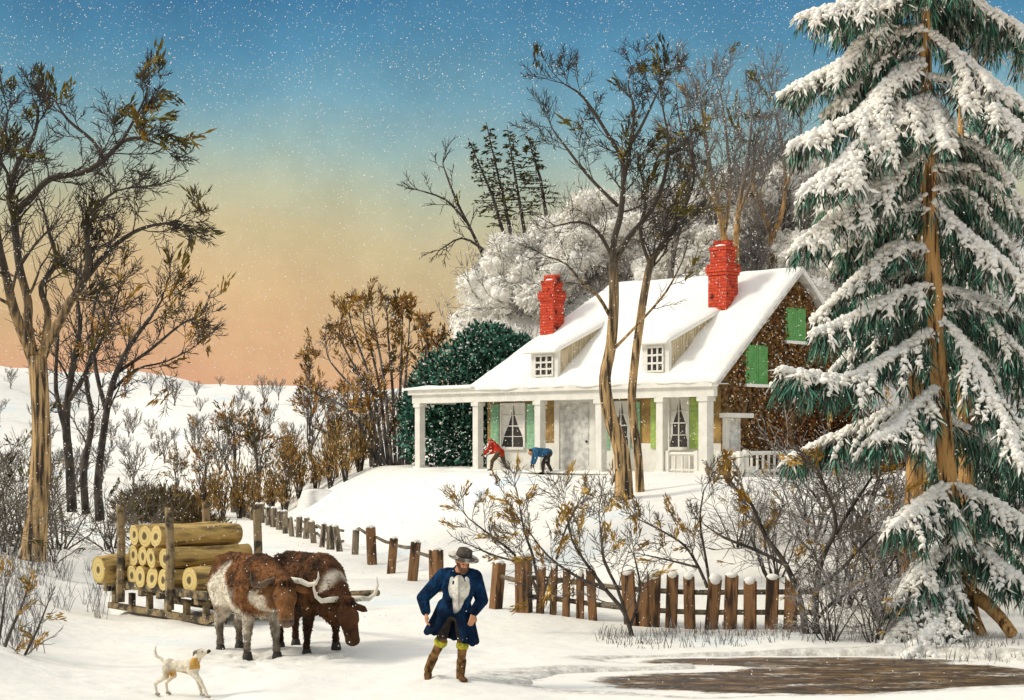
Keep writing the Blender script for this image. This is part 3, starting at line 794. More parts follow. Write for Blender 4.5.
    # dark evergreen brush on the far bank
    def brush(seed):
        mb = MB(); g = random.Random(seed)
        for _ in range(1500):
            a = g.uniform(0, 2 * PI); r = math.sqrt(g.random()); z = g.random()
            p = Vector((math.cos(a) * r * 1.6 * (1 - .55 * z), math.sin(a) * r * 1.3 * (1 - .55 * z), z * .8 * (1 - .4 * r)))
            if noise.noise(p * 1.7) < -.12: continue
            p = p * g.uniform(.8, 1.2)
            c = g.choice([lin(112, 90, 52), lin(88, 74, 46), lin(132, 106, 60), lin(70, 64, 48)])
            mb.blade(p, Vector((p.x * .6 + g.gauss(0, .3), p.y * .6 + g.gauss(0, .3), g.uniform(.2, 1.2))), g.uniform(.15, .55), .05, g, c)
        r = empty('brush_bush', (0, 0, 0), 0, 'x', 'bush', 'dark brush on the far bank')
        mb.build('leaves', M['leaf'], r)
        st = MB()
        for k in range(8):
            st.tube([Vector((0, 0, -.3)), Vector((math.cos(k) * .5, math.sin(k) * .4, .9))], [.03, .012], 4)
        st.build('stem', M['barkdark'], r)
        return r
    b = brush(3)
    sp = [(150, 500, 62, 1.1), (168, 495, 64, 1.3), (185, 502, 61, 1.0), (160, 478, 72, 1.3), (180, 482, 70, 1.1), (145, 470, 78, 1.2), (198, 508, 60, .8)]
    lb = ['dark olive brush clump left of the others by the far road', 'biggest dark olive brush clump on the far bank', 'dark olive brush clump directly over the log load', 'upper left dark brush clump on the far slope', 'upper right dark brush clump on the far slope', 'highest dark brush clump near the golden tree', 'small dark brush clump at the road edge']
    for i, (u, v, d, s) in enumerate(sp):
        x = (u - 512) * d / F
        instance(b, (x, d, H(x, d) - .1), i * 1.1, s, lb[i], i == 0)
mid_trees()

# trees behind the house ----------------------------------------------------------
def back_trees():
    d = 66
    T = Tree(151, thr=.04, twig_r=.014, leafp=.012, leafcols=OLIVE + GOLD[:2], leafL=.5)
    T.traced([(727, 300, 4.1), (726, 250, 3.8), (720, 215, 3.2), (712, 180, 2.5), (706, 140, 1.8), (700, 95, 0.75)], d, -.8, 3, sublen=3.0, t0=.45)
    T.traced([(724, 235, 2.7), (730, 190, 2.2), (728, 150, 1.7), (722, 100, 0.75)], d, .8, 3, sublen=2.8, t0=.2)
    T.traced([(721, 215, 2.2), (700, 180, 1.8), (684, 140, 1.4), (676, 100, 0.68)], d, .4, 3, sublen=2.6, t0=.2)
    b = P(727, 300, d); b.z = hill_h(b.x, b.y)
    T.traced([(728, 330, 4.5), (727, 300, 4.1)], d, 0, 0)
    T.make('bare_tree', P(728, 330, d), 'orange trunked tree rising behind the right brick chimney', 'tree', M['barkhill'], M['twiggrey'])
    d = 68
    T = Tree(157, thr=.04, twig_r=.014, leafp=.012, leafcols=OLIVE, leafL=.5)
    T.traced([(737, 320, 3.8), (736, 250, 3.3), (740, 200, 2.5), (748, 160, 1.8), (752, 115, 0.75)], d, .5, 3, sublen=3.0, t0=.4)
    T.traced([(738, 215, 2.2), (756, 170, 1.7), (768, 130, 0.75)], d, -.5, 3, sublen=2.4, t0=.2)
    T.make('bare_tree', P(737, 322, d), 'slim grey tree just right of the chimney tree', 'tree', M['barkhill'], M['twiggrey'])
    d = 71
    T = Tree(163, thr=.04, twig_r=.014, leafp=.012, leafcols=OLIVE + GOLD[:1], leafL=.5)
    T.traced([(774, 300, 4.5), (773, 260, 3.9), (770, 232, 3.3), (760, 205, 2.5), (752, 178, 1.8), (756, 140, 0.75)], d, .6, 3, sublen=2.2, t0=.5)
    T.traced([(772, 238, 3), (784, 205, 2.2), (784, 160, 1.7), (776, 115, 1), (772, 90, 0.6)], d, -.6, 3, sublen=2.4, t0=.3)
    T.traced([(784, 190, 1.8), (800, 150, 1.2), (800, 110, 0.6)], d - .4, .3, 3, sublen=1.8, t0=.2)
    T.make('bare_tree', P(774, 302, d), 'forked orange tree behind the gable peak', 'tree', M['barkhill'], M['twiggrey'])
    d = 64
    T = Tree(167, thr=.04, twig_r=.014, leafp=.02, leafcols=OLIVE, leafL=.5)
    T.traced([(668, 320, 3.8), (672, 260, 3.2), (684, 210, 2.5), (692, 160, 1.8), (690, 120, 0.75)], d, .5, 3, sublen=2.4, t0=.35)
    T.make('bare_tree', P(668, 322, d), 'grey tree behind the roof ridge left of the right chimney', 'tree', M['barkgrey'], M['twiggrey'])
    # leaning bare tree and thin firs at the brow of the hill
    d = 80
    T = Tree(171, thr=.05, twig_r=.022, leafp=.02, leafcols=OLIVE, leafL=.5)
    T.traced([(486, 262, 2), (472, 232, 1.7), (456, 200, 1.4), (443, 165, 0.68)], d, .5, 2, sublen=2.2, t0=.2)
    T.traced([(484, 250, 1.5), (462, 238, 1.2), (440, 250, 0.6)], d, -.5, 2, sublen=1.4, t0=.3)
    T.traced([(468, 224, 1.4), (446, 200, 1.1), (418, 190, 0.6)], d, -.5, 2, sublen=1.6, t0=.3)
    T.make('bare_tree', P(486, 262, d), 'small bare tree leaning left off the brow of the hill', 'tree', M['barkdark'], M['twig'])
    firs = [((512, 250), (468, 138), 'leftmost thin dark fir leaning on the hill brow'), ((516, 246), (486, 122), 'tallest thin dark fir leaning on the hill brow'), ((528, 240), (507, 126), 'third thin dark fir from the left on the hill brow'), ((549, 222), (527, 135), 'thin dark fir nearest the twin trunked tree')]
    for k, (b, t, lab) in enumerate(firs):
        d = 82 + k
        g = random.Random(180 + k)
        root = empty('thin_fir', P(b[0], b[1], d), 0, lab, 'tree', 'thin leaning firs on the hill brow')
        a = P(b[0], b[1], d); e = P(t[0], t[1], d)
        tr = MB(); fo = MB(); lf = MB()
        L = (e - a)
        tr.tube([Vector((0, 0, -.6)), L * .5 + Vector((g.gauss(0, .1), 0, 0)), L], [.13, .08, .02], 6)
        for i in range(34):
            tt = .22 + .76 * i / 34
            p = L * tt
            for _ in range(2):
                an = g.uniform(0, 2 * PI)
                w = (1.05 - tt) * 1.5 * g.uniform(.5, 1.15)
                q = p + Vector((math.cos(an) * w, math.sin(an) * w, -.05 * w + g.gauss(0, .08)))
                fo.tube([p, q], [.03, .014], 3, False)
                for _ in range(7):
                    f = g.uniform(.25, 1)
                    lf.blade(p.lerp(q, f), Vector((math.cos(an) + g.gauss(0, .5), math.sin(an) + g.gauss(0, .5), g.gauss(-.1, .4))), g.uniform(.15, .35), .09, g, g.choice([lin(60, 65, 34), lin(80, 82, 34), lin(110, 100, 34), lin(45, 50, 34)]))
        tr.build('trunk', M['barkdark'], root); fo.build('crown', M['twig'], root); lf.build('needles', M['leaf'], root)
back_trees()

def snowy_crown(seed, w, h, dens, dark):
    """a crown bowed under snow: white pads over grey twigs"""
    g = random.Random(seed)
    sn = MB(); tw = Tree(seed + 1, thr=.05, twig_r=.018, up=.04, wander=.22)
    lobes = []
    for _ in range(13):
        a = g.uniform(0, 2 * PI); r = math.sqrt(g.random()) * w * .55; z = g.uniform(.25, .9) * h
        lobes.append((Vector((math.cos(a) * r * (1.15 - .6 * z / h), math.sin(a) * r * (1.15 - .6 * z / h), z)), g.uniform(.35, .7) * w * .42))
    for c, R in lobes:
        for q in range(3):
            o_ = Vector((g.gauss(0, 1), g.gauss(0, 1), g.gauss(0, .7))).normalized() * R * .45
            sn.ball(c + o_, (R * .62, R * .62, R * .55), 10, 7, Euler((g.random(), g.random(), g.random())).to_matrix())
        for _ in range(int(dens)):
            n = Vector((g.gauss(0, 1), g.gauss(0, 1), abs(g.gauss(0, 1)) * .9 - .25)).normalized()
            p = c + n * R * g.uniform(.8, 1.05)
            r = g.uniform(.04, .11)
            sn.ball(p, (r * 1.4, r * 1.4, r * .75), 5, 4, Euler((g.gauss(0, .4), g.gauss(0, .4), g.uniform(0, 3))).to_matrix())
        for _ in range(int(dens * 9)):
            n = Vector((g.gauss(0, 1), g.gauss(0, 1), g.gauss(.2, .9))).normalized()
            p = c + n * R * g.uniform(.6, 1.0)
            sn.blade(p, n + Vector((g.gauss(0, .4), g.gauss(0, .4), -g.uniform(-.4, 1.0))), g.uniform(.14, .42), g.uniform(.03, .085), g)
    for i in range(int(8 * dark)):
        a = g.uniform(0, 2 * PI)
        tw.grow(Vector((0, 0, -.2)), Vector((math.cos(a) * .8 * w / h, math.sin(a) * .8 * w / h, 1)), h * g.uniform(.55, .8), .05, 2, (3, 4))
    return sn, tw

def hill_woods():
    g = random.Random(77)
    protos = []
    for k in range(3):
        sn, tw = snowy_crown(200 + k * 7, 2.4, 3.2, 22, .7)
        r = empty('snowy_tree', (0, 0, 0), 0, 'rounded tree bowed under snow on the hill behind the cottage', 'tree', 'snow laden trees on the hill behind the cottage')
        for mb_, nm, mt in ((tw.limb, 'trunk', M['barkgrey']), (tw.twig, 'crown', M['twigsnow']), (sn, 'snow', M['snowcap'])):
            if mb_.v: mb_.build(nm, mt, r, nm == 'snow')
        protos.append(r)
    used = set(); i = 0
    pts = []
    for _ in range(900):
        if len(pts) >= 70: break
        d = g.uniform(66, 84); u = g.uniform(478, 900)
        x = (u - 512) * d / F
        if hill_h(x, d) < 4.5 or (u > 700 and g.random() < .55): continue
        if any((x - a) ** 2 + (d - b) ** 2 < 1.7 ** 2 for a, b in pts): continue
        pts.append((x, d))
    for x, y in pts:
        p = protos[i % 3]
        s = g.uniform(.75, 1.25)
        instance(p, (x, y, hill_h(x, y) - .25), g.uniform(0, 6), s, None, p not in used); used.add(p); i += 1
    # grey bare trees in front of the snow at the right
    protos = []
    for k in range(3):
        T = free_tree(231 + k, 6.0, .10, spread=.5, nlimb=6, lvl=2, fork=.4, nch=(4, 5), twig_r=.017, leafp=.0, up=.14)
        protos.append(T.make('grey_tree', (0, 0, 0), 'slim grey bare tree in the wood on the hill behind the cottage', 'tree', M['barkgrey'], M['twiggrey'], 'slim grey trees on the hill behind the cottage'))
    used = set(); i = 0
    for k in range(44):
        d = g.uniform(64, 76); u = g.uniform(690, 1010) if k < 40 else g.uniform(620, 700)
        x = (u - 512) * d / F
        p = protos[i % 3]
        instance(p, (x, d, hill_h(x, d) - .1), g.uniform(0, 6), g.uniform(.6, .95), None, p not in used); used.add(p); i += 1
hill_woods()

# evergreen beside the porch --------------------------------------------------------
def evergreen():
    d = 60.5
    base = P(470, 470, d)
    g = random.Random(91)
    mb = MB(); sn = MB()
    lobes = [((-1.2, 0, 1.4), 1.5), ((0, .3, 3.2), 1.9), ((1.3, .3, 2.6), 1.7), ((-.8, 0, 3.0), 1.5), ((.6, 0, 4.3), 1.25), ((.2, -.2, 1.3), 1.6), ((1.7, .6, 4.0), 1.1), ((-1.6, .2, 2.3), 1.0), ((1.9, .6, 1.4), 1.3)]
    for c, R in lobes:
        c = Vector(c)
        for _ in range(2300):
            n = Vector((g.gauss(0, 1), g.gauss(0, 1), g.gauss(0, 1))).normalized()
            rr = R * (g.random() ** .25) * (1 + .18 * noise.noise(n * 2.6 + c))
            p = c + n * rr
            if p.z < 0: continue
            col = g.choice([lin(58, 112, 94), lin(80, 138, 114), lin(38, 78, 66), lin(108, 164, 138), lin(30, 54, 48)])
            mb.blade(p, n + Vector((g.gauss(0, .5), g.gauss(0, .5), g.gauss(.2, .5))), g.uniform(.12, .32), .12, g, col)
            if g.random() < .035 and n.z > -.2:
                r = g.uniform(.03, .075)
                sn.ball(p + n * .05, (r * 1.3, r * 1.3, r * .7), 5, 4)
    tr = MB(); tr.tube([Vector((0, 0, -.5)), Vector((.1, .1, 2.5)), Vector((.4, 0, 4.5))], [.3, .2, .05], 8)
    root = empty('evergreen_tree', base, 0, 'dark blue green evergreen beside the left end of the porch', 'tree')
    tr.build('trunk', M['barkdark'], root); mb.build('crown', M['leaf'], root); sn.build('snow', M['snowcap'], root, True)
evergreen()

# spruces ------------------------------------------------------------------------------
NEEDLE = [lin(136, 190, 164), lin(64, 124, 102), lin(42, 84, 70), lin(100, 158, 132), lin(42, 54, 48), lin(92, 84, 76), lin(60, 62, 56)]

class Spruce:
    def __init__(s, seed, dens=1.0, frost=.34):
        s.frost = frost; s.g = random.Random(seed); s.wood = MB(); s.ndl = MB(); s.snow = MB(); s.tr = MB(); s.dens = dens
    def bough(s, pts, w0, main=True, snow=1.0):
        g = s.g
        # resample
        L = sum((pts[i + 1] - pts[i]).length for i in range(len(pts) - 1))
        n = max(4, int(L / .10))
        out = []
        seg = [(pts[i], pts[i + 1]) for i in range(len(pts) - 1)]
        lens = [(b - a).length for a, b in seg]
        for i in range(n + 1):
            t = L * i / n; k = 0
            while k < len(seg) - 1 and t > lens[k]: t -= lens[k]; k += 1
            out.append(seg[k][0].lerp(seg[k][1], min(1, t / max(1e-6, lens[k]))))
        for i in range(1, n):
            out[i] = out[i] * .5 + (out[i - 1] + out[i + 1]) * .25
        r0 = .045 if main else .02
        s.wood.tube(out, [r0 * (1 - .8 * i / n) for i in range(n + 1)], 5)
        # snow lying along the top: many small lumps with a ragged edge
        low = S((7.2 - pts[0].z) / 2.5)      # the lower boughs carry less snow and longer green
        W0 = w0 * ((1.45 if main else 1.2) - .45 * low)
        sides = []
        for i in range(n):
            p = out[i]; d = (out[i + 1] - out[i]).normalized()
            side = d.cross(Vector((0, 0, 1)))
            side = side.normalized() if side.length > .05 else Vector((0, 1, 0))
            t = i / n
            ww = W0 * (math.sin(PI * min(1, .15 + t * .83)) ** .6) * (1 + .6 * noise.noise(p * 2.3))
            for _ in range(int((15 if main else 9 - 4 * low) * snow * (.6 + ww * 3))):
                k = g.gauss(0, .55)
                q = p + d * g.uniform(0, .1) + side * k * ww + Vector((0, 0, .05 + .25 * ww - .55 * abs(k) * ww + g.gauss(0, .015)))
                rr = g.uniform(.018, .05) * (1.25 - .3 * abs(k)) * (1.1 if main else .9)
                s.snow.ball(q, (rr * 1.5, rr * 1.2, rr * .8), 5, 3, Euler((g.gauss(0, .5), g.gauss(0, .5), g.uniform(0, 3))).to_matrix())
            for _ in range(int((9 if main else 6 - 3 * low) * snow)):
                k = g.gauss(0, .6)
                q = p + d * g.uniform(0, .1) + side * k * ww + Vector((0, 0, .06 + .2 * ww - .5 * abs(k) * ww))
                s.snow.blade(q, d * g.uniform(.2, 1) + side * (k * .9 + g.gauss(0, .3)) + Vector((0, 0, -g.uniform(.2, 1.3))), g.uniform(.09, .24), g.uniform(.03, .06), g)
            # hanging needles below, the upper ones crusted white
            m = int((20 if main else 11) * s.dens)
            for _ in range(m):
                k = g.gauss(0, .75)
                q = p + d * g.uniform(0, .1) + side * k * ww + Vector((0, 0, g.uniform(-.10, .03) - .4 * abs(k) * ww))
                dd = Vector((0, 0, -1)) + d * g.uniform(-.1, .8) + side * (g.gauss(0, .3) + .35 * k)
                white = g.random() < s.frost * (1 - .45 * low)
                c = lin(228, 224, 210) if white else g.choice(NEEDLE)
                s.ndl.blade(q, dd, (g.uniform(.08, .24) if white else g.uniform(.14, .42) * (1 + .3 * low)) * (1.15 - .5 * t), g.uniform(.012, .032), g, c)
        if main:
            nb = max(2, int(L / .27))
            for i in range(nb):
                t = .15 + .8 * (i + g.random() * .6) / nb
                k = min(n - 1, int(t * n))
                p = out[k]; d = (out[k + 1] - out[k]).normalized()
                side = d.cross(Vector((0, 0, 1)))
                side = side.normalized() if side.length > .05 else Vector((0, 1, 0))
                for sg in (-1, 1):
                    if g.random() < .15: continue
                    l = g.uniform(.3, .75) * (1.1 - .6 * t) * min(1.2, L / 1.8)
                    e = (side * sg * g.uniform(.7, 1.1) + d * g.uniform(.4, .9)).normalized()
                    a = p + e * (l * .5) + Vector((0, 0, -.05 * l)); b = p + e * l + Vector((0, 0, -l * g.uniform(.2, .75)))
                    s.bough([p, a, b], w0 * .62, False, snow * .85)
    def free_bough(s, p, an, L, droop, w0=.11, snow=1.0):
        d = Vector((math.cos(an), math.sin(an), 0))
        g = s.g
        pts = [p, p + d * (L * .35) + Vector((0, 0, .04 * L)), p + d * (L * .7) + Vector((0, 0, -droop * L * .45)), p + d * L + Vector((0, 0, -droop * L * .85))]
        s.bough(pts, w0, True, snow)
    def make(s, base, label, barkm, twist=0):
        root = empty('spruce', base, 0, label, 'tree')
        off = Vector(base)
        for mb_, nm, mt, sm in ((s.tr, 'trunk', barkm, True), (s.wood, 'branches', M['barkdark'], False), (s.ndl, 'needles', M['leaf'], False), (s.snow, 'snow', M['snowcap'], True)):
            if mb_.v:
                mb_.v = [p - off for p in mb_.v]
                mb_.build(nm, mt, root, sm)
        return root

def spruces():
    d = 25.6
    A = Spruce(301)
    g = A.g
    trunk = [(970, 600, 10), (966, 580, 9.5), (955, 545, 9.5), (950, 500, 9.5), (945, 450, 9.5), (940, 390, 9), (936, 320, 9), (931, 240, 8), (928, 150, 7), (926, 70, 6), (925, -20, 5), (924, -110, 3.5), (924, -200, 1)]
    A.tr.tube([P(u, v, d) for u, v, r in trunk], [r * d / F for u, v, r in trunk], 12)
    for pl in ([(968, 596, 9.5), (962, 620, 9), (958, 640, 8), (955, 652, 8)], [(970, 592, 8), (988, 605, 7), (1002, 620, 6), (1012, 634, 6)], [(968, 598, 7), (975, 620, 6), (985, 640, 5)]):
        A.tr.tube([P(u, v, d - .25 * i) for i, (u, v, r) in enumerate(pl)], [r * d / F for u, v, r in pl], 9)
    traced = [
        ([(924, -8), (880, 0), (840, 10), (797, 20)], -.3, .15), ([(925, 30), (890, 40), (850, 62), (800, 88), (778, 98)], .5, .13), ([(926, 62), (890, 82), (858, 120), (820, 135), (788, 150)], -.6, .15),
        ([(927, 100), (895, 112), (866, 140), (835, 172), (800, 196)], -.9, .17), ([(928, 150), (895, 175), (850, 205), (815, 235), (795, 250)], -.7, .15), ([(930, 195), (895, 222), (860, 240), (830, 272)], .4, .11),
        ([(933, 286), (900, 296), (865, 312), (838, 326), (812, 336)], -.5, .10), ([(937, 330), (900, 352), (868, 372), (845, 382), (810, 378), (778, 372)], -.9, .11), ([(940, 388), (915, 408), (898, 430), (875, 442)], -1.0, .10),
        ([(941, 400), (890, 415), (850, 432), (815, 448), (783, 464)], .3, .10), ([(948, 484), (930, 498), (912, 515), (892, 530)], -.9, .10), ([(956, 540), (935, 560), (915, 578), (890, 608)], -.6, .12),
        ([(962, 560), (938, 590), (915, 612), (888, 645), (876, 655)], -1.0, .14), ([(960, 575), (945, 615), (925, 640), (905, 662)], -1.3, .15), ([(966, 620), (950, 648), (940, 664), (920, 672)], -1.3, .17), ([(966, 625), (980, 655), (990, 675), (985, 690)], -1.3, .18),
        ([(960, 625), (962, 655), (964, 676), (962, 684)], -1.5, .2),
        ([(925, -12), (960, 0), (1000, 28), (1035, 56)], .4, .14), ([(926, 34), (965, 62), (1000, 92), (1045, 120)], -.4, .13), ([(928, 78), (960, 84), (995, 108), (1040, 150)], -.7, .13), ([(929, 128), (965, 150), (1000, 190), (1040, 225)], .5, .12),
        ([(931, 200), (965, 235), (1000, 262), (1040, 300)], -.6, .12), ([(934, 290), (975, 300), (1010, 312), (1050, 318)], .4, .10), ([(938, 318), (965, 345), (988, 390), (1008, 430), (1022, 470)], -.9, .10),
        ([(949, 485), (985, 500), (1020, 520), (1045, 540)], -.5, .09), ([(955, 545), (985, 552), (1010, 575), (1040, 590)], -.6, .10), ([(944, 420), (985, 440), (1015, 470), (1040, 500)], .5, .09),
        ([(927, 95), (938, 120), (945, 150)], -.7, .12), ([(952, 505), (960, 528), (958, 545)], -.5, .10)]
    for pl, dr, w in traced:
        n = len(pl)
        A.bough([P(u, v, d + dr * 1.5 * i / (n - 1)) for i, (u, v) in enumerate(pl)], w)
    # the rest of the whorls reach away from the viewer and to the sides
    tp = [P(u, v, d) for u, v, r in trunk]
    for i in range(20):
        t = i / 20
        z = 5.2 + 6.4 * t
        k = 0
        while k < len(tp) - 2 and tp[k + 1].z < z: k += 1
        f = (z - tp[k].z) / (tp[k + 1].z - tp[k].z)
        p = tp[k].lerp(tp[k + 1], max(0, min(1, f)))
        an = g.uniform(.1, PI - .1) if i % 3 else g.choice((0.0, PI)) + g.uniform(-.25, .25)
        A.free_bough(p, an, (2.4 - 1.1 * t) * g.uniform(.6, 1.0), g.uniform(.45, .9), .12, 1.0)
    for i in range(26):
        t = i / 25
        z = 10.2 + 3.1 * t
        k = 0
        while k < len(tp) - 2 and tp[k + 1].z < z: k += 1
        f = (z - tp[k].z) / (tp[k + 1].z - tp[k].z)
        p = tp[k].lerp(tp[k + 1], max(0, min(1, f)))
        A.free_bough(p, i * 2.4, (1.7 - 1.35 * t) * g.uniform(.8, 1.05), g.uniform(.3, .6), .10 - .05 * t, 1.0)
    b = P(966, 632, d); b.z = H(b.x, b.y)
    A.make(b, 'towering snow laden spruce with orange trunk at the right edge by the pond', M['barkorange'])
    # second trunk, behind and to the left
    d = 28.0
    B = Spruce(311, .9)
    g = B.g
    trunk = [(906, 612, 13), (908, 590, 10), (914, 520, 9.5), (916, 450, 9), (917, 380, 8.5), (918, 300, 7.5), (918, 220, 6.5), (918, 150, 4), (918, 90, 1)]
    B.tr.tube([P(u, v, d) for u, v, r in trunk], [r * d / F for u, v, r in trunk], 10)
    tp = [P(u, v, d) for u, v, r in trunk]
    for i in range(22):
        t = i / 22
        z = 5.0 + 3.2 * t
        k = 0
        while k < len(tp) - 2 and tp[k + 1].z < z: k += 1
        f = (z - tp[k].z) / (tp[k + 1].z - tp[k].z)
        p = tp[k].lerp(tp[k + 1], max(0, min(1, f)))
        an = g.uniform(.1, PI - .1) if i % 2 else g.choice((0.0, PI)) + g.uniform(-.3, .3)
        B.free_bough(p, an, (2.0 - 1.2 * t) * g.uniform(.6, 1.0), g.uniform(.5, .95), .09, .8)
    b = P(907, 604, d)
    B.make(b, 'second spruce with bare orange trunk standing left behind the towering one', M['barkorange'])
    # third trunk at the right
    d = 29.5
    Cc = Spruce(317, .9)
    g = Cc.g
    trunk = [(968, 600, 9), (967, 500, 8.5), (965, 400, 7.5), (964, 300, 6.5), (962, 210, 5.5), (961, 150, 4), (960, 60, 1)]
    Cc.tr.tube([P(u, v, d) for u, v, r in trunk], [r * d / F for u, v, r in trunk], 10)
    tp = [P(u, v, d) for u, v, r in trunk]
    for i in range(24):
        t = i / 24
        z = 1.2 + 8.2 * t
        k = 0
        while k < len(tp) - 2 and tp[k + 1].z < z: k += 1
        f = (z - tp[k].z) / (tp[k + 1].z - tp[k].z)
        p = tp[k].lerp(tp[k + 1], max(0, min(1, f)))
        an = g.uniform(-.5, .6 * PI) if i % 2 else g.uniform(-.6, .3)
        Cc.free_bough(p, an, (2.2 - 1.2 * t) * g.uniform(.6, 1.05), g.uniform(.5, .95), .09, .8)
    Cc.make(P(968, 598, d), 'third spruce trunk half hidden right of the towering spruce', M['barkorange'])
spruces()

# ------------------------------------------------------------------ the cottage
HX, HY, HZ0 = 6.0, 48.0, 2.1
R2 = math.sqrt(.5)
def ux(u, y):
    k = (u - 512) / F
    return (HY * k + R2 * k * y - HX - R2 * y) / (R2 * (1 + k))
def uy(u, x=0.0):
    k = (u - 512) / F
    return (HY * k - R2 * k * x - HX - R2 * x) / (R2 * (1 - k))
def dep(x, y): return HY + R2 * (y - x)
def vz(v, x, y): return (EYE - HZ0) - (v - HZ) * dep(x, y) / F
def house_pt(x, y, z): return Vector((HX + R2 * (x + y), HY + R2 * (y - x), HZ0 + z))

def slab(quad, up0, up1, nx, ny, amp, seed, round_=.12, edge=False):
    """a sheet over quad (a, b, c, d), from up0 to up1 above it, lumpy on top, edges rounded"""
    a, b, c, d = [Vector(q) for q in quad]
    top, bot = [], []
    for j in range(ny + 1):
        for i in range(nx + 1):
            s_, t = i / nx, j / ny
            p = a.lerp(b, s_).lerp(d.lerp(c, s_), t)
            e = min(s_, 1 - s_) * (b - a).length; f = min(t, 1 - t) * (d - a).length
            k = S(min(e, f) / round_) if round_ else 1
            h = up0 + (up1 - up0) * (.45 + .55 * k) + amp * noise.noise(p * 1.3 + Vector((seed, 0, 0))) * k
            if edge and j == 0:
                p = p + (a - d).normalized() * (.05 + .14 * noise.noise(p * 1.1)); h += .05 * noise.noise(p * 2.3)
            top.append(p + Vector((0, 0, h))); bot.append(p + Vector((0, 0, up0)))
    n = nx + 1; N = len(top)
    fs = []
    for j in range(ny):
        for i in range(nx):
            q = j * n + i
            fs.append((q, q + 1, q + n + 1, q + n)); fs.append((N + q, N + q + n, N + q + n + 1, N + q + 1))
    for i in range(nx):
        fs.append((i, N + i, N + i + 1, i + 1)); q = ny * n + i; fs.append((q, q + 1, N + q + 1, N + q))
    for j in range(ny):
        q = j * n; fs.append((q, q + n, N + q + n, N + q)); q = j * n + nx; fs.append((q, N + q, N + q + n, q + n))
    mb = MB(); mb.add(top + bot, fs)
    return mb

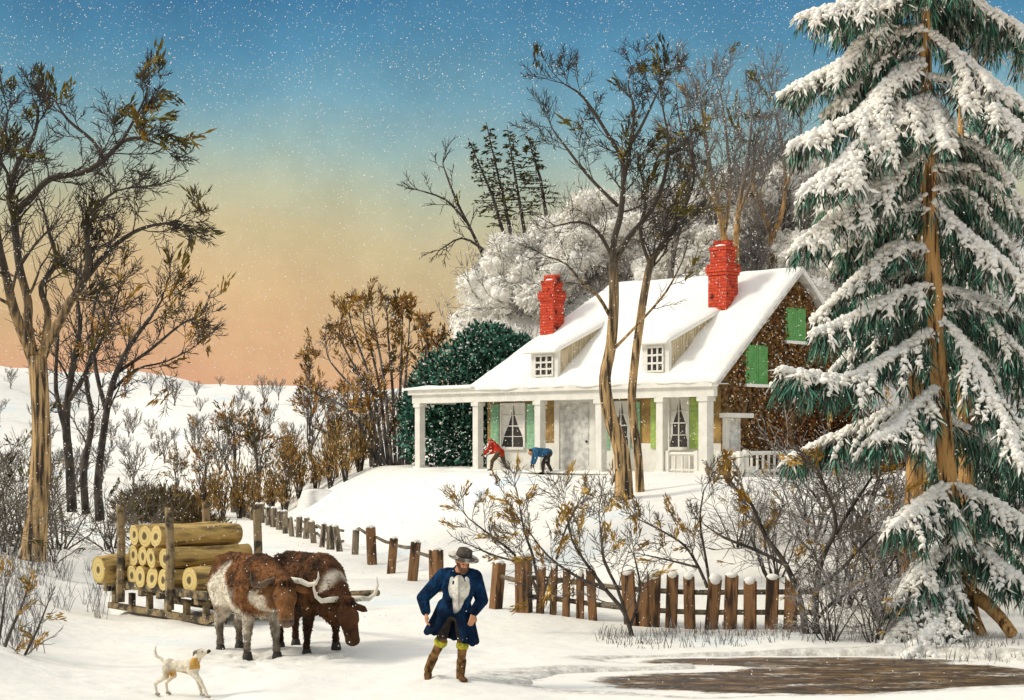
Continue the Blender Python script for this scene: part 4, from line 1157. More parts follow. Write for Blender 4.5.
def cottage():
    R = empty('cottage', (HX, HY, HZ0), -PI / 4, 'white porched cottage with snow covered roof and two red brick chimneys', 'house')
    E, RISE, D2, LX, RX = 2.9, .847, 4.25, -10.6, -7.75
    W = .85
    rz = lambda y: E + RISE * (y if y <= D2 else 2 * D2 - y)
    # walls
    mb = MB()
    mb.box(-10.55, -.3, W, W + .2, .95, 2.74)
    mb.build('wall', M['ochre'], R)
    mb = MB(); mb.box(-10.56, -.3, W - .02, W + .22, -.1, .947); mb.build('wainscot', M['white'], R)
    mb = MB(); mb.box(-10.55, -10.35, W + .23, 7.6, -.1, 2.7); mb.box(-10.35, -.3, 7.6, 7.8, -.1, 2.7); mb.build('wall', M['stone'], R)
    mb = MB()
    mb.prism([(W - .03, -.1), (7.8, -.1), (7.8, rz(7.8) - .2), (D2, rz(D2) - .18), (.32, rz(.32) - .18), (.32, 2.83), (W - .03, 2.83)], 0, -.3, -.06)
    mb.build('gable_wall', M['stone'], R)
    # porch
    mb = MB(); mb.box(-13.5, .1, -.25, W - .03, -.25, -.03); mb.build('porch_floor', M['whitegrey'], R)
    mb = slab([(-13.6, -.4, -.03), (.1, -.4, -.03), (.1, .55, -.03), (-13.6, .55, -.03)], 0, .09, 60, 10, .05, 3, .3); mb.build('porch_snow', M['snowcap'], R, True)
    mb = MB(); mb.box(-13.55, .08, -.02, .16, 2.36, 2.72); mb.box(-13.55, -13.3, .165, 1.9, 2.36, 2.72); mb.build('porch_beam', M['white'], R)
    mb = MB(); mb.box(-13.65, .12, -.14, -.023, 2.66, 2.82); mb.build('cornice', M['white'], R)
    mb = MB(); mb.box(-13.3, .0, .17, W - .03, 2.745, 2.78); mb.build('porch_ceiling', M['whitegrey'], R)
    mb = slab([(-13.75, -.25, 2.825), (-10.2, -.25, 2.825), (-10.2, 2.1, 2.825), (-13.75, 2.1, 2.825)], 0, .14, 24, 12, .04, 4, .2); mb.build('porch_snow', M['snowcap'], R, True)
    mb = MB(); mb.box(-13.6, -10.6, .17, 2.0, 2.785, 2.822); mb.build('porch_roof', M['whitegrey'], R)
    for u in (420, 478, 540, 601, 662, 706):
        x = ux(u, .08)
        mb = MB()
        w = .13 if u not in (706,) else .16
        mb.box(x - w, x + w, .08 - w, .08 + w, -.1, 2.36)
        mb.box(x - w - .05, x + w + .05, .08 - w - .05, .08 + w + .05, -.12, .12)
        mb.box(x - w - .045, x + w + .045, .08 - w - .045, .08 + w + .045, 2.22, 2.345)
        mb.build('porch_post', M['white'], R)
    # main roof: boards, snow above
    ov = .32
    q1 = [(LX, -.12, E - .1), (ov, -.12, E - .1), (ov, D2, E + RISE * D2), (RX, D2, E + RISE * D2)]
    q2 = [(RX, D2, E + RISE * D2), (ov, D2, E + RISE * D2), (ov, 2 * D2 + .12, E - .1), (LX, 2 * D2 + .12, E - .1)]
    rf = MB()
    for q in (q1, q2):
        s_ = slab(q, -.14, -.02, 4, 4, 0, 0, 0)
        rf.add(s_.v, s_.f)
    a, b, c = Vector(q1[0]), Vector(q1[3]), Vector(q2[3])
    rf.add([a, b, c], [(0, 1, 2)])
    roof = rf.build('roof', M['whitegrey'], R)
    sn = MB()
    for k, q in enumerate((q1, q2)):
        s_ = slab(q, -.017, .16, 90, 40, .10, 5 + k, .25, k == 0)
        sn.add(s_.v, s_.f)
    sn.build('roof_snow', M['snowcap'], roof, True)
    # dormers
    for u0, u1, vt, vb in ((531, 558, 351, 379), (642, 669, 342, 373)):
        y0 = .10
        x0, x1 = ux(u0, y0), ux(u1, y0)
        zt = vz(vt, (x0 + x1) / 2, y0); zb = rz(y0) - .05
        sl = .42
        ym = (zt - E - sl * y0) / (RISE - sl)
        dm = MB()
        dm.box(x0, x1, y0, y0 + .12, zb, zt - .02)
        d_ = dm.build('dormer', M['white'], R)
        ck = MB()
        for xx in (x0, x1 - .1):
            ck.prism([(y0 + .123, rz(y0 + .123) - .1), (y0 + .123, zt - .02), (ym, rz(ym) - .02)], 0, xx + .003, xx + .1 - .003)
        ck.build('dormer_cheek', M['shingle'], d_)
        qd = [(x0 - .15, y0 - .22, zt - .22 * sl), (x1 + .12, y0 - .22, zt - .22 * sl), (x1 + .12, ym + .3, rz(ym) + .3 * sl), (x0 - .15, ym + .3, rz(ym) + .3 * sl)]
        slab(qd, 0, .2, 16, 24, .04, 9, .2).build('dormer_snow', M['snowcap'], d_, True)
        cx = (x0 + x1) / 2; zc0 = max(vz(vb - 1, cx, y0), rz(y0) + .2); zc1 = zt - .16
        w = (x1 - x0) / 2 - .22
        pn = MB(); pn.box(cx - w, cx + w, y0 - .012, y0 + .01, zc0, zc1); pn.build('pane', M['glass'], d_)
        fr = MB()
        for i in range(4):
            xx = cx - w + 2 * w * i / 3
            fr.box(xx - .03, xx + .03, y0 - .045, y0 - .014, zc0, zc1)
        for i in range(4):
            zz = zc0 + (zc1 - zc0) * i / 3
            fr.box(cx - w - .03, cx + w + .03, y0 - .05, y0 - .016, zz - .03, zz + .03)
        fr.build('window_frame', M['white'], d_)
    # chimneys
    def chim(x, y, top, w, band):
        z0 = rz(y) - .9
        mb = MB()
        hw = w / 2
        def ring(a, z0_, z1_): mb.box(x - a, x + a, y - a * .85, y + a * .85, z0_, z1_)
        ring(hw, z0, band - .12)
        ring(hw * 1.12, band - .12, band - .02); ring(hw * 1.2, band - .02, band + .16); ring(hw * 1.1, band + .16, band + .24)
        ring(hw * .86, band + .24, top - .12); ring(hw * .95, top - .12, top)
        c = mb.build('chimney', M['brick'], R)
        s_ = MB()
        s_.ball((x, y, top + .01), (hw * .8, hw * .7, .08), 10, 6); s_.build('chimney_snow', M['snowcap'], c, True)
        p = MB()
        for sg in (-1, 1):
            p.box(x + sg * hw * .42 - .13, x + sg * hw * .42 + .13, y - .14, y + .14, top + .005, top + .2)
        p.build('flue', M['brick'], c)
    x = ux(552, 2.2); chim(x, 2.2, vz(281, x, 2.2), .64, vz(298, x, 2.2))
    x = ux(723, 2.8); chim(x, 2.8, vz(247, x, 2.8), .72, vz(272, x, 2.8))
    # front windows and door
    def win(u0, u1, vt, vb, g, su0, su1):
        x0, x1 = ux(u0, W), ux(u1, W); cx = (x0 + x1) / 2
        zt, zb = vz(vt, cx, W), vz(vb, cx, W)
        f = MB(); t = .07
        f.box(x0 - t, x0, W - .09, W - .023, zb - t, zt + t); f.box(x1, x1 + t, W - .09, W - .023, zb - t, zt + t)
        f.box(x0, x1, W - .088, W - .023, zt, zt + t); f.box(x0 - .04, x1 + .04, W - .13, W - .091, zb - t - .02, zb)
        f.box(cx - .02, cx + .02, W - .07, W - .037, zb, zt); f.box(x0, x1, W - .072, W - .039, (zb + zt) / 2 - .02, (zb + zt) / 2 + .02)
        for k in (.25, .75): f.box(x0, x1, W - .07, W - .041, zb + (zt - zb) * k - .012, zb + (zt - zb) * k + .012)
        w = f.build('window', M['white'], R)
        p = MB(); p.box(x0, x1, W - .034, W - .023, zb, zt); p.build('pane', M['glass'], w)
        for sg in (-1, 1):
            c = MB(); e = x0 if sg < 0 else x1
            m_ = cx - sg * -.03
            h = zt - zb
            poly = [(e, zt), (m_, zt), (cx + sg * .10, zt - h * .28), (cx + sg * .26, zt - h * .52), (e - sg * .1, zt - h * .72), (e, zt - h * .95)]
            c.prism(poly, 1, W - .0385, W - .0352)
            c.build('curtain', M['white'], w)
        for (a, b) in (su0, su1):
            xa, xb = ux(a, W), ux(b, W)
            s_ = MB(); s_.box(xa, xb, W - .07, W - .025, zb - .05, zt + .03)
            for k in range(9):
                zz = zb + .06 + (zt - zb - .1) * k / 9
                s_.box(xa + .06, xb - .06, W - .085, W - .072, zz, zz + (zt - zb) / 9 * .55)
            s_.build('shutter', M[g], R)
    win(503, 525, 405, 447, 'green1', (492, 500), (528, 537))
    win(614, 630, 403, 448, 'green1', (603, 611), (633, 641))
    win(671, 689, 399, 447, 'green2', (652, 658), (691, 702))
    # door
    x0, x1 = ux(561, W), ux(592, W); zt = 2.3
    fr = MB()
    fr.box(x0 - .22, x0, W - .1, W - .024, 0, zt + .2); fr.box(x1, x1 + .22, W - .1, W - .024, 0, zt + .2); fr.box(x0, x1, W - .1, W - .024, zt, zt + .2); fr.box(x0 - .3, x1 + .3, W - .16, W - .104, zt + .12, zt + .24)
    dr = MB(); dr.box(x0, x1, W - .06, W - .024, .02, zt)
    for sg in range(2):
        for k in range(3):
            xa = x0 + .12 + sg * (x1 - x0) / 2; xb = xa + (x1 - x0) / 2 - .22
            dr.box(xa, xb, W - .075, W - .062, .2 + k * .7, .75 + k * .7)
    d_ = dr.build('door', M['whitegrey'], R)
    fr.build('door_frame', M['white'], d_)
    h = MB(); h.ball((x1 - .16, W - .1, 1.0), .045, 10, 8); h.build('handle', M['horndark'], d_)
    # gable shutters, closed
    for (u0, u1, vt, vb) in ((745, 767, 345, 384), (785, 805, 308, 341)):
        y0, y1 = uy(u0), uy(u1)
        yc = (y0 + y1) / 2
        zt, zb = vz(vt, 0, yc), vz(vb, 0, yc)
        s_ = MB(); s_.box(-.057, .03, y0, yc - .012, zb, zt); s_.box(-.057, .03, yc + .012, y1, zb, zt)
        n = 12
        for k in range(n):
            zz = zb + .08 + (zt - zb - .16) * k / n
            for a, b in ((y0 + .07, yc - .07), (yc + .07, y1 - .07)):
                s_.box(.033, .05, a, b, zz, zz + (zt - zb - .16) / n * .6)
        sh = s_.build('gable_shutter', M['green3'], R)
        sl = MB(); sl.box(-.057, .12, y0 - .08, y1 + .08, zb - .1, zb - .005); sl.build('sill', M['snowcap'], sh)
    # side door with little white hood
    y0, y1 = uy(724), uy(741)
    zt = vz(413, 0, y0)
    s_ = MB(); s_.box(-.057, -.02, y0 + .15, y1, -.1, zt - .15); sd = s_.build('side_door', M['whitegrey'], R)
    f = MB(); f.box(-.057, .08, y0, y0 + .147, -.1, zt - .15); f.box(-.057, .3, y0 - .15, y1 + .25, zt - .14, zt); f.build('door_frame', M['white'], sd)
    # low white rails by the side entry
    def rail(xa, ya, xb, yb, hh, post=True):
        mb = MB()
        a, b = Vector((xa, ya, 0)), Vector((xb, yb, 0))
        n = max(3, int((b - a).length / .28))
        mb.tube([a + Vector((0, 0, hh)), b + Vector((0, 0, hh))], [.06, .06], 4)
        mb.tube([a + Vector((0, 0, .12)), b + Vector((0, 0, .12))], [.05, .05], 4)
        for i in range(n + 1):
            p = a.lerp(b, i / n); w = .07 if i in (0, n) else .028
            mb.box(p.x - w, p.x + w, p.y - w, p.y + w, -.3, hh + (.1 if i in (0, n) else -.05))
        mb.build('porch_railing', M['white'], R)
    rail(.15, .15, .9, .15, .62); rail(.95, .4, .95, 2.7, .66); rail(ux(668, .1) , .1, ux(697, .1), .1, .62)
    mb = MB()
    for k in range(3): mb.box(.0 + .02 * k, .8 - .22 * k, .5, 2.4 - .3 * k, -.3 + .003 * k, -.05 + .15 * k)
    mb.build('side_step', M['snowcap'], R)

    # russet creeper over the gable: a plant of its own
    g = random.Random(401)
    iv = MB()
    for _ in range(15000):
        y = g.uniform(W - .05, 8.1); z = g.uniform(-.1, 6.4)
        if z > rz(y) - .28: continue
        ok = True
        for (u0, u1, vt, vb) in ((745, 767, 345, 384), (785, 805, 308, 341), (716, 742, 409, 480)):
            a, b = uy(u0), uy(u1); m_ = (a + b) / 2
            if a - .04 < y < b + .04 and vz(vb, 0, m_) - .08 < z < vz(vt, 0, m_) + .04: ok = False
        if not ok: continue
        if noise.noise(Vector((y * .9, z * .9, 3))) < -.28: continue
        p = house_pt(-.04 + g.uniform(0, .2), y, z)
        low = z < 2.6 and y > 3
        c = g.choice([lin(160, 112, 58), lin(126, 88, 48), lin(86, 60, 34), lin(184, 138, 76)]) if not low else g.choice([lin(162, 100, 44), lin(112, 70, 34), lin(74, 48, 26), lin(184, 122, 58)])
        if g.random() < .10: c = lin(225, 220, 200)
        nrm = Vector((R2, -R2, 0))
        iv.blade(p, Vector((g.gauss(0, .5), g.gauss(0, .5), g.gauss(-.6, .4))) + nrm * .35, g.uniform(.07, .16), .08, g, c)
    st = MB()
    for k in range(7):
        y = 2.2 + k * .85; pts = []
        for i in range(9):
            yy = y + .4 * math.sin(i * 1.1 + k); z = -.1 + i * min(.62, (rz(y) - .5) / 8.5)
            pts.append(house_pt(-.03, yy, z))
        st.tube(pts, [.05 - .005 * i for i in range(9)], 5)
    b = house_pt(0, 4.5, 0)
    root = empty('creeper', b, 0, 'russet brown creeper covering the whole gable wall of the cottage', 'climbing plant')
    iv.v = [p - b for p in iv.v]; st.v = [p - b for p in st.v]
    iv.build('leaves', M['leaf'], root); st.build('stem', M['barkdark'], root)
    # rusty bush at the foot of the gable
    mb = MB(); bb = house_pt(1.1, 6.3, 0)
    for _ in range(5200):
        n = Vector((g.gauss(0, 1), g.gauss(0, 1), abs(g.gauss(0, 1)))).normalized()
        p = Vector((n.x * 1.5, n.y * 1.3, n.z * 2.0)) * (g.random() ** .3) * (1 + .25 * noise.noise(n * 2.2))
        c = g.choice([lin(146, 90, 38), lin(98, 60, 28), lin(60, 40, 24), lin(166, 112, 54)])
        mb.blade(p, n + Vector((g.gauss(0, .4), g.gauss(0, .4), g.gauss(0, .4))), g.uniform(.12, .26), .12, g, c)
    root = empty('bush', bb, 0, 'rounded rusty brown bush against the foot of the gable wall', 'bush')
    mb.build('leaves', M['leaf'], root)
    st = MB()
    for k in range(7): st.tube([Vector((0, 0, -.4)), Vector((math.cos(k) * .6, math.sin(k) * .6, 1.3))], [.05, .02], 4)
    st.build('stem', M['barkdark'], root)
cottage()

# ------------------------------------------------------------------ fences
def snowcap(x, y, z, r, mb, g):
    mb.ball((x, y, z), (r * 1.1, r * 1.1, r * .75), 8, 5)

def picket_fence():
    g = random.Random(501)
    us = [524, 540, 553, 566, 580, 593, 631, 642, 653, 671, 690, 711, 730, 750, 771, 790]
    a = Vector((.18, 28.6)); b = Vector((4.7, 26.6))
    root = empty('picket_fence', (a.x, a.y, H(a.x, a.y)), 0, 'low brown picket fence with snow caps running along the pond side', 'fence')
    off = Vector(root.location)
    def pos(u):
        k = (u - 512) / F
        t = (k * a.y - a.x) / ((b.x - a.x) - k * (b.y - a.y))
        return a.lerp(b, t)
    for i, u in enumerate(us):
        p = pos(u); z = H(p.x, p.y)
        w = (.062 if i < 6 else .105) if i else .12
        w *= g.uniform(.85, 1.15)
        hh = g.uniform(.78, .92) if i else 1.0
        mtx = Matrix.Translation(Vector((p.x, p.y, z)) - off) @ Euler((g.gauss(0, .03), g.gauss(0, .035), math.atan2(b.y - a.y, b.x - a.x) + g.gauss(0, .1))).to_matrix().to_4x4()
        mb = MB()
        mb.box(-w, w, -.035 if i else -.11, .035 if i else .11, -.25, hh, mtx)
        pk = mb.build('picket', M['wood'], root)
        s_ = MB(); rot = mtx.to_3x3()
        s_.ball(mtx @ Vector((0, 0, hh + .005)), (w * 1.05, .07 if i else .15, g.uniform(.05, .11)), 9, 6, rot)
        s_.build('snow_cap', M['snowcap'], pk, True)
    for zz in (.28, .62):
        pts = [Vector((q.x, q.y + .06, H(q.x, q.y) + zz)) - off for q in (a.lerp(b, t / 14) for t in range(16))]
        mb = MB(); mb.tube(pts, [.045] * len(pts), 4); mb.build('rail', M['woodgrey'], root)
picket_fence()

def road_fence():
    g = random.Random(511)
    root = empty('post_fence', (F0.x, F0.y, 0), 0, 'grey post and rail fence receding along the snowy road', 'fence')
    off = Vector(root.location)
    pts = [F0.copy() + Vector((0, 0))]
    L = (F1 - F0).length
    s = 4.6
    while s < L:
        pts.append(F0 + FD * s); s += 2.3 if s < 14 else 1.5
    tops = []
    for i, p in enumerate(pts):
        hh = g.uniform(.82, 1.0) * (1 if i < 5 else .78); w = g.uniform(.085, .115) * (1 if i < 5 else .75)
        z = H(p.x, p.y)
        mtx = Matrix.Translation(Vector((p.x, p.y, z)) - off) @ Euler((g.gauss(0, .05), g.gauss(0, .06), g.uniform(0, 3))).to_matrix().to_4x4()
        mb = MB(); mb.box(-w, w, -w, w, -.3, hh, mtx)
        k = mb.build('post', M['wood'] if i < 5 else M['woodgrey'], root)
        s_ = MB(); s_.ball(mtx @ Vector((0, 0, hh + .005)), (w * 1.15, w * 1.15, .06), 8, 5); s_.build('snow_cap', M['snowcap'], k, True)
        tops.append(Vector((p.x, p.y, z)) - off)
    for i in range(1, len(tops) - 1):
        if i > 4 and g.random() < .15: continue
        for zz in (.68,) if i < 5 else (.55, .26):
            mb = MB(); n = Vector((FN.x, FN.y, 0)) * .1
            a_, b_ = tops[i] + Vector((0, 0, zz + g.gauss(0, .04))) + n, tops[i + 1] + Vector((0, 0, zz + g.gauss(0, .04))) + n
            mb.tube([a_, a_.lerp(b_, .5) + Vector((0, 0, -.03)), b_], [.04, .045, .04], 5)
            mb.build('rail', M['woodgrey'], root)
    mb = MB(); q = tops[0]
    mb.tube([q + Vector((.05, .05, .6)), Vector((.2, 28.6, .62)) - off], [.045, .045], 5); mb.build('rail', M['woodgrey'], root)
road_fence()

# ------------------------------------------------------------------ the sled and its logs
def sled():
    fwd = Vector((.66, -.751, 0)); side = Vector((.751, .66, 0))
    n0 = Vector((-7.55, 29.9, 0)); L = 3.8; Wd = 1.55
    z0 = H(-6.2, 28.5)
    rz = math.atan2(fwd.y, fwd.x)
    root = empty('log_sled', (n0.x, n0.y, z0 + .02), rz, 'low wooden sled with upright stakes carrying cut logs', 'sled')
    # local: +x forward, +y = left of travel = side (away right)
    BZ = .46
    for yy in (.12, Wd - .12):
        mb = MB()
        pr = [(-.15, .02), (L - .35, .02), (L - .02, .16), (L + .1, .42), (L + .0, .44), (L - .12, .24), (L - .4, .13), (-.15, .13)]
        mb.prism([(x, z) for x, z in pr], 1, yy - .05, yy + .05)
        mb.build('runner', M['sledwood'], root)
    for i in range(6):
        x = .05 + (L - .5) * i / 5
        for yy in (.12, Wd - .12):
            mb = MB(); mb.box(x - .06, x + .06, yy - .042, yy + .042, .12, BZ - .1); mb.build('strut', M['sledwood'], root)
    for i in (0, 2, 3, 5):
        x = .05 + (L - .5) * i / 5
        mb = MB(); mb.box(x - .07, x + .07, -.08, Wd + .08, BZ - .1, BZ - .003); mb.build('crossbeam', M['sledwood'], root)
    for yy in (0, Wd):
        mb = MB(); mb.box(-.3, L - .1, yy - .07, yy + .07, BZ, BZ + .13); mb.build('side_rail', M['sledwood'], root)
    mb = MB()
    for k in range(8):
        y0 = .09 + k * (Wd - .18) / 8
        mb.box(-.2, L - .2, y0 + .01, y0 + (Wd - .18) / 8 - .01, BZ + .005, BZ + .055)
    mb.build('bed', M['sledwood'], root)
    stakes = [(.72, -.12), (2.52, -.12), (.72, Wd + .12), (2.52, Wd + .12)]
    for x, y in stakes:
        mb = MB(); mb.tube([Vector((x, y, BZ - .25)), Vector((x, y + .02, 1.2)), Vector((x - .02, y, 2.0))], [.085, .08, .075], 7); mb.build('stake', M['sledwood'], root)
    mb = MB(); mb.tube([Vector((L - .2, Wd / 2, .5)), Vector((L + 1.0, Wd / 2, .55)), Vector((L + 3.6, Wd / 2, .8))], [.07, .06, .05], 7); mb.build('tongue', M['sledwood'], root)
    # logs: crosswise cordwood, sawn ends to the viewer; every log its own thing
    M_ = Matrix.Translation(root.location) @ Matrix.Rotation(rz, 4, 'Z')
    g = random.Random(601)
    B = BZ + .055
    def log(x, z, r, y0, y1, label, along=False):
        mb = MB()
        n = 7
        ln = y1 - y0
        pts = [Vector((ln * (i / n) - ln / 2, g.gauss(0, .008), g.gauss(0, .008))) for i in range(n + 1)]
        mb.tube(pts, [r * g.uniform(.96, 1.04) for _ in pts], 16, True, 1.0, .03, g, 0, 1)
        o = mb.build('log', [M['logbark'], M['logend']], None, False)
        if along:
            c = M_ @ Vector(((y0 + y1) / 2, x, z)); o.rotation_euler = (g.uniform(0, 6), 0, rz)
        else:
            c = M_ @ Vector((x, (y0 + y1) / 2, z)); o.rotation_euler = (g.uniform(0, 6), 0, rz + PI / 2)
        o.location = c
        return tag(o, label, 'log', 'cut logs on the sled')
    r = .192
    rows = [['bottom row log end nearest the rear stake', 'bottom row log end second from the rear stake', 'bottom row log end second from the front stake', 'bottom row log end beside the front stake'],
            ['second row log end beside the rear stake', 'second row log end left of the middle', 'second row log end right of the middle', 'second row log end beside the front stake'],
            ['top row log end nearest the rear stake', 'middle log end of the top row', 'top row log end nearest the front stake']]
    for j, row in enumerate(rows):
        for i, lab in enumerate(row):
            x = 1.0 + .405 * i + (.16 if j == 2 else 0) + g.uniform(-.01, .01)
            log(x, B + r + j * .376, r * g.uniform(.95, 1.0), -.06 + g.uniform(-.05, .05), Wd + g.uniform(.0, .15), lab)
    log(.24, B + .27, .26, -.32, Wd + .1, 'thick yellow log sticking out behind the rear stake')
    log(2.98, B + .235, .235, -.0, Wd, 'yellow log lying in front of the front stake')
sled()

# ------------------------------------------------------------------ animals
BROWN = lin(138, 92, 55); DBROWN = lin(58, 42, 30); CREAM = lin(238, 228, 208); BLACKISH = lin(40, 28, 22)

def fur(name, body, col, n, length, seed, back, parent, skip=None):
    """short hairs lying along the coat, coloured like the skin under them"""
    g = random.Random(seed); me = body.data; mb = MB()
    areas = np.zeros(len(me.polygons)); me.polygons.foreach_get('area', areas)
    cum = np.cumsum(areas); rs = sorted(g.random() * cum[-1] for _ in range(n))
    for i in np.searchsorted(cum, rs):
        p = me.polygons[min(int(i), len(me.polygons) - 1)]
        c = Vector(p.center); nn = Vector(p.normal)
        if skip and skip(c): continue
        d = Vector(back) + Vector((g.gauss(0, .35), g.gauss(0, .35), g.gauss(0, .35)))
        d = d - nn * d.dot(nn)
        if d.length < .1: continue
        k = g.uniform(.55, 1.25)
        mb.blade(c - nn * .004, d.normalized() + nn * g.uniform(.1, .45), length * g.uniform(.5, 1.2), length * .22, g, tuple(min(1, q * k) for q in col(c)))
    return mb.build(name, M['leaf'], parent)

def mix(a, b, t):
    t = max(0, min(1, t)); return tuple(x + (y - x) * t for x, y in zip(a, b))

def ox(name, loc, heading, label, dark, head_drop, head_yaw, step):
    root = empty('draft_ox', loc, math.atan2(heading[1], heading[0]), label, 'ox', 'yoked pair of oxen')
    hz = 1.10 - head_drop
    hd = Vector((1.34, .0, hz))
    hr = Matrix.Rotation(head_yaw, 3, 'Z')
    def h(x, y, z): return hd + hr @ Vector((x, y, z))
    parts = [('e', (-.60, .2, 1.40), (.14, .09, .09)), ('e', (-.60, -.2, 1.40), (.14, .09, .09)), ('c', (-.7, 0, 1.40), .12, (.4, 0, 1.42), .12), ('e', (.02, 0, 1.04), (.86, .34, .40)), ('e', (.50, 0, 1.10), (.40, .35, .46)), ('e', (-.62, 0, 1.13), (.36, .35, .38)), ('e', (.46, 0, 1.36), (.30, .17, .2)), ('e', (.1, 0, .90), (.6, .34, .32)),
             ('e', (-.72, .17, 1.0), (.22, .15, .35)), ('e', (-.72, -.17, 1.0), (.22, .15, .35)),
             ('c', (.62, 0, 1.2), .31, (1.08, 0, hz + .1), .22), ('c', (.62, 0, .92), .24, (1.02, 0, hz - .08), .16), ('c', (.6, 0, .74), .14, (.98, 0, hz - .14), .07),
             ('c', tuple(h(-.05, 0, .08)), .165, tuple(h(.16, 0, -.12)), .14), ('c', tuple(h(.14, 0, -.10)), .135, tuple(h(.30, 0, -.34)), .105), ('e', tuple(h(.31, 0, -.37)), (.10, .115, .09)), ('e', tuple(h(-.02, 0, .17)), (.12, .15, .08)),
             ('c', tuple(h(.08, .12, -.02)), .06, tuple(h(.16, .11, -.1)), .05), ('c', tuple(h(.08, -.12, -.02)), .06, tuple(h(.16, -.11, -.1)), .05)]
    for sg in (-1, 1):   # ears
        parts.append(('c', tuple(h(-.04, sg * .17, .08)), .05, tuple(h(-.07, sg * .30, .03)), .055)); parts.append(('c', tuple(h(-.07, sg * .30, .03)), .05, tuple(h(-.08, sg * .37, -.01)), .02))
    # legs: (hip/shoulder, knee/elbow, hock/wrist, fetlock)
    def foreleg(y, dx, lift=0):
        a = (.52, y, .78); b = (.50 + dx * .45, y * .98, .46 + lift * .6); c = (.50 + dx * (1.0 if not lift else .5), y * .95, .14 + lift)
        parts.extend([('c', (.52, y, 1.0), .17, a, .125), ('c', a, .12, b, .075), ('c', b, .078, (b[0] * .4 + c[0] * .6, c[1], b[2] * .4 + c[2] * .6), .05), ('c', (b[0] * .4 + c[0] * .6, c[1], b[2] * .4 + c[2] * .6), .05, c, .058)])
        return c
    def hindleg(y, dx):
        a = (-.60 + dx * .2, y, .78); k = (-.55 + dx * .4, y, .66); b = (-.78 + dx * .8, y, .46); c = (-.73 + dx, y, .13)
        parts.extend([('c', (-.66, y, 1.0), .2, k, .14), ('c', k, .13, b, .075), ('c', b, .075, (c[0], y, .25), .052), ('c', (c[0], y, .25), .052, c, .06)])
        return c
    feet = [foreleg(.2, step, .10 if step > .15 else 0), foreleg(-.2, -step * .5), hindleg(.19, -step * .7), hindleg(-.19, step * .6)]
    def col(p):
        n = noise.noise(Vector((p.x * 2.6, p.y * 2.6, p.z * 2.6 + (5 if dark else 0)))); n2 = noise.noise(Vector((p.x * 9, p.y * 9, p.z * 9)))
        if dark:
            c = mix(DBROWN, BROWN, .2 + .5 * n + .5 * n2)
            if p.z < .6: c = mix(c, BLACKISH, .55)
            if p.x > 1.0 and p.z > hz - .2: c = mix(c, lin(92, 56, 32), .45)
            c = mix(c, CREAM, .7 * S((.09 - abs(p.x - 1.0 + .14 * n)) / .09) * S((p.z - 1.0 + .15 * n2) / .1))
            return c
        c = mix(BROWN, lin(60, 44, 32), .45 + .9 * n + .8 * n2)
        w = max(S((.98 + .30 * n - p.z) / .14) * S((.5 - abs(p.x + .05) + .2 * n) / .12), S((.34 - math.hypot((p.x + .34) * .85, (p.z - .98) * .85) + .16 * n) / .1))
        c = mix(c, CREAM, w)
        c = mix(c, mix(CREAM, lin(120, 108, 96), .45 + .5 * n2), .85 * S((.78 + .12 * n - p.z) / .12))
        c = mix(c, lin(82, 70, 60), .75 * S((.50 - p.z + .1 * n2) / .2))
        if p.x > 1.0: c = mix(c, lin(124, 88, 56), .4)
        c = mix(c, CREAM, .75 * S((.24 - math.hypot(p.x - .86, (p.z - .86) * 1.2) + .12 * n + .06 * n2) / .1))
        if (p - hd).length < .6 and p.x > 1.1 and (hr.inverted() @ (p - hd)).z < -.34: c = mix(c, lin(70, 48, 36), .7)
        return c
    bd = blob('body', parts, .022, col, M['skin'], root, 5)
    fur('hair', bd, col, 9000, .055, 5, (-.7, 0, -.8), bd, lambda c: c.x > 1.12 and (hr.inverted() @ (c - hd)).z < .12)
    for f in feet:
        m = MB(); m.lathe([(.078, 0), (.075, .05), (.058, .12)], 12, Matrix.Translation((f[0] + .012, f[1], f[2] - .14)))
        m.build('hoof', M['hoof'], root, True)
    m = MB(); g = random.Random(8)
    for _ in range(150):
        m.blade(h(g.uniform(-.06, .1), g.gauss(0, .07), .17 + g.uniform(-.02, .06)), hr @ Vector((g.uniform(.2, 1), g.gauss(0, .5), -g.uniform(.2, 1.2))), g.uniform(.07, .17), .02, g, mix(lin(46, 32, 24), lin(96, 62, 38), g.random()))
    m.build('forelock', M['leaf'], root)
    for sg in (-1, 1):
        m = MB()
        if dark: pl = [h(-.02, sg * .10, .19), h(-.02, sg * .24, .19), h(.0, sg * .36, .18), h(.02, sg * .45, .25), h(.03, sg * .49, .37), h(.02, sg * .48, .50)]
        else: pl = [h(-.02, sg * .10, .19), h(-.02, sg * .24, .17), h(.02, sg * .35, .12), h(.08, sg * .44, .14), h(.10, sg * .48, .22), h(.08, sg * .48, .31)]
        m.tube(pl, [.046, .042, .036, .028, .018, .005], 9)
        m.build('horn', M['horn'] if (dark or sg > 0) else M['horndark'], root, True)
        m = MB(); m.ball(h(.13, sg * .128, -.03), .03, 10, 8); m.build('eye', M['eye'], root, True)
        m = MB(); m.ball(h(.385, sg * .05, -.36), .02, 8, 6); m.build('nostril', M['eye'], root, True)
    m = MB(); m.tube([Vector((-.93, 0, 1.28)), Vector((-1.04, 0, 1.15)), Vector((-1.06, .03, .85)), Vector((-1.03, .04, .6))], [.05, .035, .024, .02], 7); m.tube([Vector((-1.03, .04, .62)), Vector((-1.04, .05, .5)), Vector((-1.03, .05, .36))], [.02, .06, .012], 8)
    m.build('tail', M['horndark'], root, True)
    return root
oxA = (-3.95, 23.95); oxB = (-3.12, 24.4)
ox('ox', (oxA[0], oxA[1], H(*oxA) - .01), (.52, -.85), 'brown ox with white belly walking on the left of the pair', False, .06, -.28, .14)
